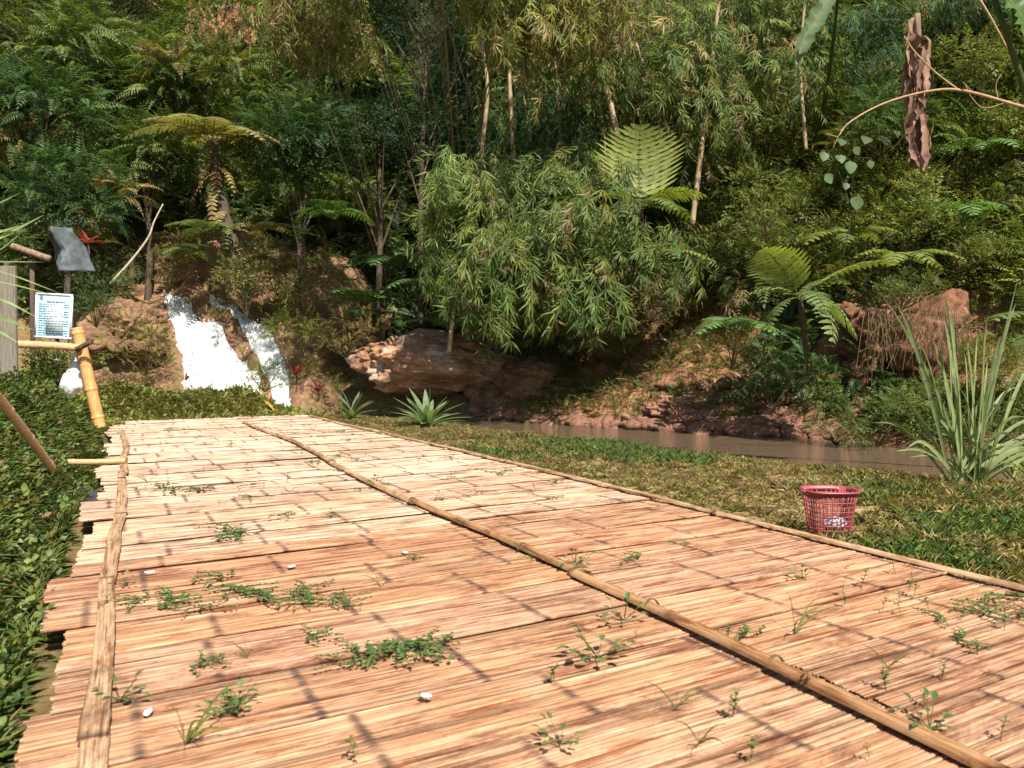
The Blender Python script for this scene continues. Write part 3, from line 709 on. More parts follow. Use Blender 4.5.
ug = Buf(); m = 6000; x, y = U(-15, -4.6, m), U(23.2, 31, m); z = rockH(x, y); P = np.stack([x, y, z], -1); q = (z > H(x, y)-.3) & (fbm(x*.7, y*.7, 0, 3, 95) > -.12)
for cx, _, dp in CH: q &= np.abs(x-np.interp(y, cx[0], cx[1])) > np.interp(y, cx[0], cx[2])+.28
P = P[q]; q = rng.uniform(0, 1, len(P)) < .30; P = P[q]; n = len(P); clumps(ug, SMALL+SPRAY, P+[0, -.05, .08], U(.12, .34, n), 11, mixcol(n, G_MID*1.1, G_YEL, .25, .15), scale=(.5, 1.0))
ug.obj('rock_plants', M_LEAF); setp(bpy.data.objects['rock_plants'], kind='stuff'); ug = Buf()
P = place(2600, (520, 285, 1010, 440), off=.02); n = len(P); keep = fbm(P[:, 0]*.9, P[:, 1]*.9, 0, 2, 93) > -.35; P = P[keep]; n = len(P)
for k in range(3):
    q = rng.integers(0, 3, n) == k; ug.add(*inst(TUFT[k], np.eye(3)[None]*U(.8, 2.0, q.sum())[:, None, None], P[q], mixcol(q.sum(), TAN*1.2, G_YEL*1.2, .2, .3)))
P = place(700, (520, 285, 1010, 440), off=.02); n = len(P); ug.add(*inst(SMALL[0], frame(rdir(n, .1, 1))*U(.3, .9, n)[:, None, None], P, mixcol(n, G_MID, G_LT, .2, .1)))
ug.obj('bank_grass', M_LEAF); setp(bpy.data.objects['bank_grass'], kind='stuff')
print('BANK', n)
dr0 = Buf()
for i in range(120):
    p = at(U(868, 975), U(300, 330), 16.2); p[1] += U(-.2, .4); V, Fc = tube(spline([p, p+[U(-.1, .1), -.1, -.3], p+[U(-.2, .2), -.05, -U(.4, 1.3)]], 8), .006, 3, False); dr0.add(V, Fc, TAN*U(.4, 1.1))
dr0.obj('hanging_roots', M_DRY); setp(bpy.data.objects['hanging_roots'], kind='stuff')
# dead twigs, roots and straw on the bare bank
dr = Buf()
for i in range(900):
    px, py = (U(540, 960), U(290, 432)) if i < 720 else (U(270, 480), U(290, 350))
    p = hit(px, py)
    L = U(.12, .6); d = rdir(1, -.3, .45)[0]; V, Fc = tube(np.stack([p+[0, 0, .03], p+d*L*.5+[0, 0, .03+U(0, .06)], p+d*L]), [.008, .007, .003], 4, False)
    dr.add(V, Fc, TAN*U(.6, 1.7))
dr.obj('dead_twigs', M_DRY); setp(bpy.data.objects['dead_twigs'], kind='stuff')

# ------------------------------------------------------------------ ground cover near the camera
gr = Buf()
def gscatter(n, f):
    x, y = U(-14, 13, n), U(1.0, 22, n)**1; z = H(x, y); P = np.stack([x, y, z], -1); s_, t_ = st(x, y); d, hw, dep, sd = stream(x, y)
    px, py = proj(P); vis = (px > -140) & (px < 1160) & (py < 900)
    q = f(s_, t_, d-hw, sd, px, py) & vis; return P[q]
NEARF = lambda s, t, e, sd, px, py: (sd < 0) & (e > -.12) & (t > redge(s)+.04) & (noise(s*1.1, t*1.1, 0, 5) > -.85)
P = gscatter(120000, NEARF); n = len(P)
cl = mixcol(n, G_LT*1.2, G_YEL*1.4, .3, .6); cl = np.where(rng.uniform(0, 1, (n, 1)) < .4, np.array([.44, .35, .17]), cl); pat = fbm(P[:, 0]*.5, P[:, 1]*.5, 0, 3, 66)[:, None]
cl = np.where(pat+rng.normal(0, .2, (n, 1)) > .45, mixcol(n, G_MID*1.4, G_LT*1.3), cl)
for k in range(3):
    q = rng.integers(0, 3, n) == k; m = q.sum(); a = U(0, 6.28, m); sc_ = U(.3, 1.0, m)*(1+.5*(pat[q, 0] > .2))
    Mz = np.stack([np.stack([np.cos(a), -np.sin(a), 0*a], -1), np.stack([np.sin(a), np.cos(a), 0*a], -1), np.stack([0*a, 0*a, 1+0*a], -1)], 1)*sc_[:, None, None]
    gr.add(*inst(TUFT[k], Mz, P[q]-[0, 0, .01], cl[q]))
gr.obj('grass', M_LEAF); setp(bpy.data.objects['grass'], kind='stuff')
# low leafy weeds: clover like sprays, on the left bank and the berm, in patches on the grass
gw = Buf()
LEFTF = lambda s, t, e, sd, px, py: (sd < 0) & (t < np.interp(s, [5, 9], [-.33, .03])) | (sd < 0) & (s > 16.2) & (t < 4.6)
def near_left(n):
    x, y = U(-7.5, -.8, n), U(1.2, 11, n); z = H(x, y); s_, t_ = st(x, y); q = (t_ < np.interp(s_, [5, 9], [-.26, .04])) & (np.abs(x/y) < .8); return np.stack([x, y, z], -1)[q]
def berm(n):
    s_, t_ = U(15.9, 19, n), U(-4, 4.4, n); p = DP(s_, t_, 0); p[:, 2] = H(p[:, 0], p[:, 1]); return p
def corner(n):
    s_, t_ = U(12.5, 16.4, n), U(-1.3, .9, n); q = t_ < -.15+.6*sst(13.5, 16, s_)*(1+fbm(s_*2, t_*2, 0, 2, 3)); p = DP(s_, t_, 0); p[:, 2] = np.maximum(H(p[:, 0], p[:, 1]), .03); return p[q]
P = np.concatenate([gscatter(30000, LEFTF), near_left(30000), berm(11000), corner(4500)]); n = len(P); dist = P[:, 1]
kp = U(0, 1, n) < 1
NB = [t_spray(7, .15, .045, .032, full=True) for _ in range(3)]+[t_spray(5, .12, .06, .04, full=True) for _ in range(2)]
pat = fbm(P[:, 0]*.6, P[:, 1]*.6, 0, 3, 67)
bm = sst(12, 16, P[:, 1])[:, None]; cl = (mixcol(n, G_MID*1.15, G_LT*1.2, .25, .05)*(1-bm)+mixcol(n, G_LT, G_YEL*1.1, .3, .08)*bm)*(1+.3*pat[:, None])
w = rng.integers(0, len(NB)+4, n)
for k in range(len(NB)+4):
    q = w == k; m = q.sum()
    if k < len(NB):
        D = rdir(m, .15, 1); gw.add(*inst(NB[k], frame(D, rng.normal(0, .4, m))*(U(.6, 1.35, m)*np.interp(P[q, 1], [3, 20], [.85, 1.1]))[:, None, None], P[q]+np.array([0, 0, .0]), cl[q]))
    else:
        a = U(0, 6.28, m); Mz = np.stack([np.stack([np.cos(a), -np.sin(a), 0*a], -1), np.stack([np.sin(a), np.cos(a), 0*a], -1), np.stack([0*a, 0*a, 1+0*a], -1)], 1)*U(.8, 1.7, m)[:, None, None]
        gw.add(*inst(TUFT[k % 3], Mz, P[q], cl[q]*1.2))
PATCH = lambda s, t, e, sd, px, py: (sd < 0) & (e > 0) & (t > redge(s)+.05) & (s > -50)
P = gscatter(30000, PATCH); n = len(P); s_, t_ = st(P[:, 0], P[:, 1]); P = P[U(0, 1, n) < sst(-.1, .9, fbm(s_*.8+3, t_*.8, 0, 3, 91)+.5*sst(840, 980, proj(P)[0])*sst(500, 540, proj(P)[1]))*.4]; n = len(P); cl = mixcol(n, G_MID*1.3, G_LT*1.3, .2); w = rng.integers(0, 5, n)
for k in range(5):
    q = w == k; m = q.sum(); gw.add(*inst(NB[k], frame(rdir(m, .1, 1))*U(.4, .8, m)[:, None, None], P[q], cl[q]))
gw.obj('leafy_ground_cover', M_LEAF); setp(bpy.data.objects['leafy_ground_cover'], kind='stuff')
print('GR', len(bpy.data.objects['grass'].data.polygons), len(bpy.data.objects['leafy_ground_cover'].data.polygons))

# ------------------------------------------------------------------ bamboo
def bamboo_proto(H_=13, lean=3.0, nclus=420, low=.2, tint=0.0, seed=0, label='', group=None, mat=None, r=.05):
    e = thing('bamboo', label, 'bamboo', (0, 0, 0), group, local=True)
    P = spline([(0, 0, 0), (lean*.12, 0, H_*.35), (lean*.42, .1, H_*.7), (lean, 0, H_)], 60)
    u = np.linspace(0, 1, 60); rr = r*(1-.8*u)*(1+.14*(np.arange(60) % 4 == 0)); V, Fc = tube(P, rr, 8); mesh('culm', V, Fc, mat or M_CULM, e, smooth=True)
    b = Buf(); q = low+(1-low)*U(0, 1, nclus)**.8; i = (q*59).astype(int); a = U(0, 6.28, nclus)
    out = U(.15, 1.7, nclus)*(.45+.55*np.sin(np.pi*np.clip(q, 0, 1))); D = np.stack([np.cos(a), np.sin(a), U(-.25, .35, nclus)], -1)
    pos = P[i]+D*out[:, None]-np.stack([0*out, 0*out, .22*out**2], -1)
    dd = nrm(D*.6+rng.normal(0, .3, D.shape)+np.array([0, 0, -.55])); 
    cl = mixcol(nclus, G_MID, G_LT, .04, .05+tint)
    w = rng.integers(0, 4, nclus)
    for k in range(4):
        m = w == k; b.add(*inst(BAMB[k], frame(dd[m], rng.normal(0, .5, m.sum()))*U(.8, 1.35, m.sum())[:, None, None], pos[m], cl[m]*U(.75, 1.25, m.sum())[:, None]))
    for j in rng.integers(0, nclus, 60): V, Fc = tube([P[i[j]], (P[i[j]]+pos[j])/2+[0, 0, .06], pos[j]], .006, 3, False); b.add(V, Fc, TAN*.7)
    b.obj('foliage', M_LEAF, e); return e
GB = 'bamboo growing on the slope behind the stream'
B1 = bamboo_proto(13, 3.2, 520, .15, .0, 1, 'green leafy bamboo in the crowd on the far slope', GB)
B2 = bamboo_proto(11, 2.2, 480, .25, .12, 2, 'green leafy bamboo in the crowd on the far slope', GB)
B3x = None; 0 and bamboo_proto(9, 1.2, 130, .45, .1, 3, 'bare lower stem bamboo', GB, M_CULMD, .055)
def put(o, used, px, py, Y, rz, sc_=1, label=None, tilt=(0, 0), dz=0):
    p = at(px, py, Y); z = float(H(p[0], p[1])); loc = (p[0], p[1], z-.1+dz)
    if o.name in used: q = copy_tree(o, loc, rz, sc_, label, tilt)
    else:
        used.add(o.name); q = o; q.location = loc; q.rotation_euler = (tilt[0], tilt[1], rz); q.scale = (sc_,)*3
        if label: q['label'] = label
    q['group'] = o['group'] if 'group' in o.keys() else ''
    return q
used = set()
for px, Y, rz, s_, w in [(545, 27, 3.4, .9, 1), (585, 27.5, 2.8, .85, 2), (610, 27, 3.6, .75, 1), (650, 28, 2.2, .9, 2), (690, 28, 3.0, .9, 1), (735, 27, 3.3, .8, 2),
                         (640, 31, 4.2, 1.1, 2), (790, 30, 3.0, .9, 1), (850, 29, 2.6, .8, 2), (560, 31, 4.6, 1.2, 1), (700, 33, 1.5, 1.1, 2)]:
    put((B1, B2)[w-1], used, px, 200, Y, rz, s_)
# told apart culms
def culm(pts, Y, r, label, leafy=0, mat=None, dY=0, group=None):
    P = np.array([at(px, py, Y+dY*i) for i, (px, py) in enumerate(pts)]); base = P[0]
    e = thing('bamboo', label, 'bamboo', base, group); S = spline(P, 40)
    V, Fc = tube(S, r*np.linspace(1, .6, 40)*(1+.16*(np.arange(40) % 5 == 0)), 8); mesh('culm', V, Fc, mat or M_CULMD, e, smooth=True)
    if leafy:
        b = Buf(); q = rng.integers(8, 40, leafy); D = rdir(leafy, -.3, .3); pos = S[q]+D*U(.1, .8, leafy)[:, None]
        for k in range(4):
            m = np.arange(leafy) % 4 == k; b.add(*inst(BAMB[k], frame(nrm(D[m]+np.array([0, 0, -.7])))*U(.6, 1.1, m.sum())[:, None, None], pos[m], mixcol(m.sum(), G_MID, G_LT, .05, .15)))
        b.obj('foliage', M_LEAF, e)
    return e
culm([(618, 138), (608, 95), (590, 45), (575, -10)], 22.2, .085, 'thick tan bamboo stem leaning left above the round fern', 16)
culm([(668, 135), (652, 90), (636, 45), (620, -15)], 22.4, .08, 'leaning bamboo stem up and right of the round fern', 26)
culm([(692, 225), (700, 160), (710, 80), (720, -10)], 21.6, .075, 'tall pale upright bamboo stem right of the round fern', 22)
culm([(449, 352), (454, 310), (463, 252)], 20.6, .06, 'short broken bamboo stem standing over the stained ledge', 0, M_CULMD)
culm([(478, 230), (482, 150), (487, 80), (470, -10)], 23.5, .07, 'thin stem at the dark edge of the ravine', 18)
culm([(516, 250), (514, 170), (510, 90), (506, -10)], 23.0, .075, 'brown upright bamboo stem left of the leaning ones', 20)
culm([(560, 240), (562, 160), (556, 70), (560, -10)], 23.3, .06, 'straight brown bamboo stem deep among hanging leaves', 20)
culm([(806, 150), (803, 110), (800, 60), (806, -10)], 21.5, .05, 'thin pale stem left of the banana plant', 14)
culm([(790, 130), (796, 60), (792, -10)], 24, .05, 'second thin pale stem standing beside the torn banana leaf', 14)

# hanging bamboo foliage masses (one plant each)
def hanging(name, label, cx, cy, Y, wpx, hpx, n, ca, cb, tan=0.0, depth=1.4, ls=(.8, 1.3), root=None, cat='bamboo'):
    c = at(cx, cy, Y); e = thing(name, label, cat, (c[0]+.4, c[1]+(5 if cy > 90 else 12), float(H(c[0]+.4, c[1]+(5 if cy > 90 else 12))))); b = Buf()
    sx, sz = wpx/F*Y/2, hpx/F*Y/2
    nb = max(4, n//45); hub = np.stack([U(-1, 1, nb)*sx*.8, U(-1, 1, nb)*depth*.7, U(-.6, 1, nb)*sz*.8], -1)+c
    idx = rng.integers(0, nb, n); D = rdir(n, -.6, .7); rad = U(.2, .95, n)*min(sx, sz)*.75
    pos = hub[idx]+D*rad[:, None]*np.array([1.2, 1, .8]); q = (np.abs(pos[:, 0]-c[0])/(sx*1.1))**2+((pos[:, 2]-c[2])/(sz*1.1))**2 < 1+.55*fbm(pos[:, 0]*1.1, pos[:, 2]*1.1, 0, 2, 17); pos = pos[q]; D = D[q]; n = len(pos)
    dd = nrm(D*.7+np.array([0, -.25, -.75])+rng.normal(0, .25, D.shape)); cl = mixcol(n, ca, cb, .06, tan)
    for k in range(4):
        m = np.arange(n) % 4 == k; b.add(*inst(BAMB[k], frame(dd[m], rng.normal(0, .6, m.sum()))*U(*ls, m.sum())[:, None, None], pos[m], cl[m]*U(.75, 1.25, m.sum())[:, None]))
    b.obj('foliage', M_LEAF, e); b = Buf()
    rt = np.array(e.location)
    for h in hub: V, Fc = tube(spline([rt+rng.normal(0, .15, 3)*[1, 1, 0], (rt+h)/2+[0, .2, .5], h], 10), np.linspace(.022, .006, 10), 5, False); b.add(V, Fc, G_MID*1.2)
    b.obj('stems', M_CULM, e); return e
hanging('bamboo', 'dark green bamboo foliage hanging low over the far bank', 555, 262, 20.6, 215, 135, 1200, G_MID, G_LT*1.1, .03, ls=(1.1, 1.9))
hanging('bamboo', 'bushy bamboo foliage spilling left of the round fern', 480, 230, 20.8, 95, 140, 480, G_MID*1.2, G_LT*1.25, .02, ls=(1.0, 1.7))
hanging('bamboo', 'bamboo foliage behind the brown stems above the low hanging mass', 520, 190, 21.8, 150, 90, 460, G_MID, G_LT, .04, ls=(1.0, 1.7))
hanging('bamboo', 'bamboo leaves between the leaning stems and the low hanging mass', 585, 175, 22.2, 110, 90, 360, G_MID, G_LT*1.1, .05, ls=(1.0, 1.7))
hanging('bamboo', 'lower fringe of hanging bamboo leaves above the shaded bank', 630, 245, 20.4, 150, 100, 520, G_MID, G_LT, .04, ls=(1.1, 1.7))
hanging('bamboo', 'tan yellow bamboo foliage drooping at the top centre', 545, 18, 20.5, 165, 120, 480, G_LT, G_YEL*1.1, .35, ls=(1.0, 1.7))
hanging('bamboo', 'yellow green bamboo leaves drooping over the ravine top', 318, 5, 22, 90, 130, 300, G_LT, G_YEL, .2, ls=(1.0, 1.7))
hanging('bamboo', 'green bamboo foliage at the top between the leaning stems', 640, 55, 23.0, 150, 140, 700, G_MID, G_LT*1.1, .15, ls=(1.0, 1.7))
hanging('bamboo', 'leafy bamboo branches left of the tall pale stem', 680, 120, 22.6, 110, 140, 420, G_MID, G_LT, .1, ls=(1.0, 1.6))
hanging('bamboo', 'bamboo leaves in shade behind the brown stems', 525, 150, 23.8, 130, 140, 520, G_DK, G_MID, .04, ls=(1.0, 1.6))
hanging('bamboo', 'dark bamboo canopy arching over the ravine at the top edge', 415, -150, 18.5, 270, 150, 900, G_DK*.8, G_DK, .02, ls=(1.1, 1.8))  # canopy added out of view to throw shade into the ravine
hanging('bamboo', 'dark bamboo branches hanging at the top edge left of the brown stem', 455, -60, 21, 130, 150, 420, G_DK*.8, G_MID*.8, .03, ls=(1.0, 1.6))  # second added canopy, mostly above the view, also shading the ravine
hanging('bamboo', 'dark bamboo foliage left of the banana plant', 880, 45, 22, 130, 90, 260, G_MID, G_DK, .03)
hanging('bamboo', 'bamboo leaves at the top right behind the dry twig', 985, 25, 22, 110, 90, 240, G_MID, G_DK, .03)
hanging('bamboo', 'bamboo foliage above the thin pale stems', 750, 50, 22.5, 120, 150, 520, G_MID, G_LT*1.1, .08, ls=(1.0, 1.6))

# ------------------------------------------------------------------ ferns
def fern(name, label, base, fronds, trunk=None, tint=(1, 1, 1), sub=10, cat='fern', tr=.09, col=G_LT):
    """fronds: (tip px,py,Y) or explicit vectors; each frond is its own part"""
    base = np.asarray(base, float)
    root = base if trunk is None else np.asarray(trunk[0], float)
    e = thing(name, label, cat, root)
    if trunk is not None:
        S = spline(trunk, 24); V, Fc = tube(S, tr*np.linspace(1.25, .85, 24)*(1+.12*rng.normal(0, 1, 24)), 9)
        V = V+rng.normal(0, tr*.1, V.shape); mesh('trunk', V, Fc, M_BARK, e)
        base = S[-1]
    for (d, L, wf, droop, roll, c) in fronds:
        tpl = t_fern(L, int(9+L*3.2), L*wf, droop, sub, c); Mx = frame(np.array([d], float), np.array([roll]))
        V, Fc, C = inst(tpl, Mx, base[None]); mesh('frond', V, Fc, M_LEAF, e, col=C)
    return e
LG = np.array([.20, .23, .06]); LG2 = np.array([.13, .175, .06])
# round fern: one big upright frond facing the camera and several arching ones
b0 = at(640, 208, 20.6); tb = at(640, 300, 20.9)
fern('tree_fern', 'rounded upright yellow green fern frond in the middle of the slope', b0,
     [((0, -.14, 1), 2.0, .56, .10, 0, LG*1.1), ((.95, -.3, .25), 1.6, .28, .35, .3, LG), ((-.9, -.4, .12), 1.7, .3, .4, -.2, LG2), ((.5, -.8, .1), 1.3, .3, .5, 0, LG2), ((-.4, -.85, .0), 1.5, .3, .5, 0, LG2*.8),
      ((.8, .3, .1), 1.5, .3, .5, 0, LG2), ((-.95, .1, .25), 1.6, .3, .5, 0, LG2*.8)], trunk=[tb, (tb+b0)/2+[.05, 0, 0], b0])
fern('tree_fern', 'fern with drooping fronds below the round upright one', at(660, 262, 20.2), [((.8, -.5, .3), 1.3, .3, .6, 0, LG), ((-.6, -.6, .35), 1.5, .3, .6, 0, LG2), ((.1, -.9, .4), 1.2, .32, .7, 0, LG2), ((-.95, -.1, .3), 1.5, .3, .5, .2, LG2), ((.9, .2, .3), 1.2, .3, .5, 0, LG2)])
b1 = at(800, 298, 15.8)
fern('tree_fern', 'large pale green fern with spreading fronds on the red bank', b1,
     [((-.55, -.25, .62), 1.30, .46, .30, -.5, LG*1.15), ((1, -.1, .35), 1.9, .20, .22, .15, LG), ((.35, -.75, -.35), 1.25, .38, .55, .4, LG2*1.3), ((.65, -.5, -.35), 1.3, .36, .45, .4, LG2*1.2), ((-.7, -.3, -.3), 1.0, .35, .5, -.3, LG2), ((.1, -.9, .1), 1.0, .35, .6, 0, LG2), ((-.9, .1, .25), 1.1, .3, .5, 0, LG2), ((.8, .4, .4), 1.3, .3, .4, 0, LG2)],
     trunk=[at(812, 392, 16.4), at(806, 345, 16.2), b1], tr=.06)
fern('fern', 'fern fronds at the right edge behind the tall reeds', at(1050, 330, 14.5), [((-.9, -.3, .3), 1.3, .4, .4, 0, LG2), ((-.7, -.6, -.1), 1.2, .4, .4, 0, LG2), ((-.4, -.4, .7), 1.2, .4, .4, 0, LG2), ((.6, -.5, .2), 1.2, .4, .4, 0, LG2)])
# left tree fern, tall ragged trunk with golden crown
tf = [at(246, 300, 26.2), at(238, 262, 26.2), at(222, 205, 26.2), at(212, 143, 26.2)]
GO = np.array([.22, .195, .085])
fr = [((math.cos(a), math.sin(a), U(.12, .45)), U(1.9, 2.5), .22, U(.3, .55), 0, GO*U(.75, 1.2)*np.array([1, U(.85, 1.15), 1])) for a in np.linspace(0, 6.28, 12)[:-1]]
fern('tree_fern', 'tall tree fern with golden crown and ragged trunk above the waterfall', tf[-1], fr, trunk=tf, tr=.17, sub=8)
te = [o for o in bpy.data.objects if o.get('label', '').startswith('tall tree fern with golden')][0]
S_ = spline(tf, 30)
for k in range(26):
    p = S_[rng.integers(6, 30)]; a = U(0, 6.28); tpl = t_fern(U(.6, 1.3), 11, .2, .9, 6, [(.22, .13, .06), (.26, .20, .08), (.12, .15, .05)][k % 3])
    V, Fc, C = inst(tpl, frame(np.array([[math.cos(a), math.sin(a)-.2, U(-1.1, .1)]]), np.array([0.])), p[None]); mesh('dead_frond' if k % 3 < 2 else 'frond', V, Fc, M_DRY if k % 3 < 2 else M_LEAF, te, col=C)
for k in range(9):
    p = S_[28]+rdir(1)[0]*.1; V, Fc = tube(spline([p, p+[U(-.3, .3), -.15, -.8], p+[U(-.4, .4), -.1, -U(1.4, 2.6)]], 12), .012, 4); mesh('hanging_stalk', V, Fc, M_BARK, te)
for i, (px, py, nm) in enumerate([(262, 232, 'small golden fern growing off the ragged trunk beside the dark ravine'), (205, 232, 'small fern on the left of the ragged trunk'), (275, 262, 'fern with a rusty dead frond right of the ragged trunk'), (185, 252, 'dark fern hanging over the rock face left of the ragged trunk')]):
    b = at(px, py, 25.6+.2*i)
    fern('fern', nm, b, [((math.cos(a), math.sin(a), U(.1, .4)), U(.9, 1.3), .3, .5, 0, (GO if i % 2 == 0 else LG2)*U(.6, 1.1)) for a in np.linspace(.4*i, .4*i+6.28, 7)[:-1]], sub=7)
for i, (px, py, Y, nm) in enumerate([(395, 268, 24, 'shaded fern spreading wide in the ravine'), (432, 292, 23.5, 'shaded fern above the stained ledge'), (330, 215, 27, 'dim fern under the trees left of the ravine'), (450, 330, 22.6, 'small dull fern between the ledge and the broken stem'), (365, 305, 24.5, 'fern at the top of the straw covered bank')]):
    fern('fern', nm, at(px, py, Y), [((math.cos(a), math.sin(a), U(.15, .5)), U(1.1, 1.7), .3, .5, 0, G_MID*U(1, 1.5)) for a in np.linspace(.4*i, .4*i+6.28, 8)[:-1]], sub=8)
for i, (px, py, Y, nm) in enumerate([(735, 330, 17.5, 'low fern on the bank left of the large pale fern'), (900, 262, 17.5, 'fern above the bare red clay face'), (960, 215, 18.5, 'dark fern in the shade on the upper right slope'), (985, 150, 19.5, 'dark spreading fern below the dry twig'), (845, 240, 18.5, 'fern fronds among the creepers below the banana plant')]):
    fern('fern', nm, at(px, py, Y), [((math.cos(a), math.sin(a)-.3, U(.1, .45)), U(.8, 1.3), .3, .5, 0, (G_LT if i in (1, 4) else G_MID*1.3)*U(.9, 1.3)) for a in np.linspace(.4*i, .4*i+6.28, 8)[:-1]], sub=8)

# ------------------------------------------------------------------ trees of the left hillside
def tree(label, px, py, Y, h, cr, n, ca, cb, tpls=FEATH, group='trees on the left hillside', tan=.02, trunkvis=True):
    c = at(px, py, Y); z0 = float(H(c[0], c[1])); base = np.array([c[0], c[1], z0-.1]); top = np.array([c[0]+U(-.4, .4), c[1], c[2]])
    e = thing('tree', label, 'tree', base, group); b = Buf()
    S = spline([base, base*.5+top*.5+[U(-.3, .3), 0, 0], top], 16); V, Fc = tube(S, np.linspace(.14, .05, 16), 8); b.add(V, Fc)
    hubs = []
    for i in range(9):
        d = rdir(1, -.2, .9)[0]; en = top+d*cr*U(.5, .95)*np.array([1, .8, .7]); s0 = S[rng.integers(7, 15)]; hubs.append(en)
        V, Fc = tube(spline([s0, (s0+en)/2+[0, 0, .15], en], 8), np.linspace(.05, .012, 8), 5, False); b.add(V, Fc)
    b.obj('trunk', M_BARK, e, smooth=True)
    hubs = np.array(hubs+[top+rdir(1)[0]*cr*.4 for _ in range(7)]); b = Buf()
    clumps(b, tpls, hubs, U(.35, .6, len(hubs))*cr, n//len(hubs), mixcol(len(hubs), ca, cb, .06, tan), zsq=.6, down=-.5)
    b.obj('crown', M_LEAF, e); return e
T = [('tall dark tree closing the top of the ravine', 420, 20, 34, 9, 4.2, 1500, G_DK*.6, G_DK*.8, SPRAY), ('broad green feathery tree on the upper left slope', 105, 75, 31, 8, 2.6, 900, G_MID, G_LT, FEATH), ('dark leaved tree near the left edge', 30, 120, 27, 6, 2.3, 800, G_DK, G_MID, FEATH), ('lighter green tree behind the golden tree fern', 190, 85, 31, 7, 2.3, 800, G_MID, G_LT, FEATH),  # ravine tree: crown colour darkened in place of real shade
     ('tree with layered branches just left of the golden tree fern', 145, 160, 28, 5, 1.9, 700, G_MID*.9, G_LT*.9, FEATH), ('shaded tree with layered leaves right of the golden tree fern', 290, 165, 28, 5, 2.1, 750, G_DK, G_MID, SPRAY+FEATH), ('dark tree deep in the ravine', 375, 140, 29, 6, 2.4, 900, G_DK*.9, G_DK*.7, SPRAY),  # tree deep in the ravine: shade painted into its crown colour too
     ('tall tree closing the top left corner', 15, 15, 32, 9, 2.8, 900, G_MID, G_YEL, SPRAY), ('tall dark tree at the top beside the sky gap', 130, -5, 36, 9, 2.6, 700, G_DK, G_MID, SPRAY), ('small dense tree above the wooden sign', 75, 200, 24.5, 4, 1.6, 600, G_DK, G_MID, FEATH), ('tall tree at the top behind the dry brown boughs', 230, 25, 35, 9, 2.8, 800, G_MID, G_LT, SPRAY)]
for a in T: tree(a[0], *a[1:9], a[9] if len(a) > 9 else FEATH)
def shrub(label, px, py, Y, wpx, hpx, n, ca, cb, tpls=SMALL, yel=.1, tan=.03, sc_=(.7, 1.2), dz=0):
    c = at(px, py, Y); w_, h_ = wpx/F*Y/2, hpx/F*Y/2; base = np.array([c[0], c[1]+.2, c[2]-h_]); e = thing('shrub', label, 'shrub', base)
    hubs = c+np.stack([U(-.7, .7, 12)*w_, U(-.6, .6, 12)*w_, U(-.6, .7, 12)*h_], -1); b = Buf(); rad = U(.35, .6, 12)*min(w_, h_)*1.1
    clumps(b, tpls, hubs, rad, n//12, mixcol(12, ca, cb, yel, tan), scale=sc_, down=-.4); b.obj('foliage', M_LEAF, e); b = Buf()
    for h in hubs: V, Fc = tube(spline([base, (base+h)/2+rng.normal(0, .04, 3), h], 7), np.linspace(.015, .005, 7), 4, False); b.add(V, Fc, TAN*.5)
    b.obj('stems', M_DRY, e)
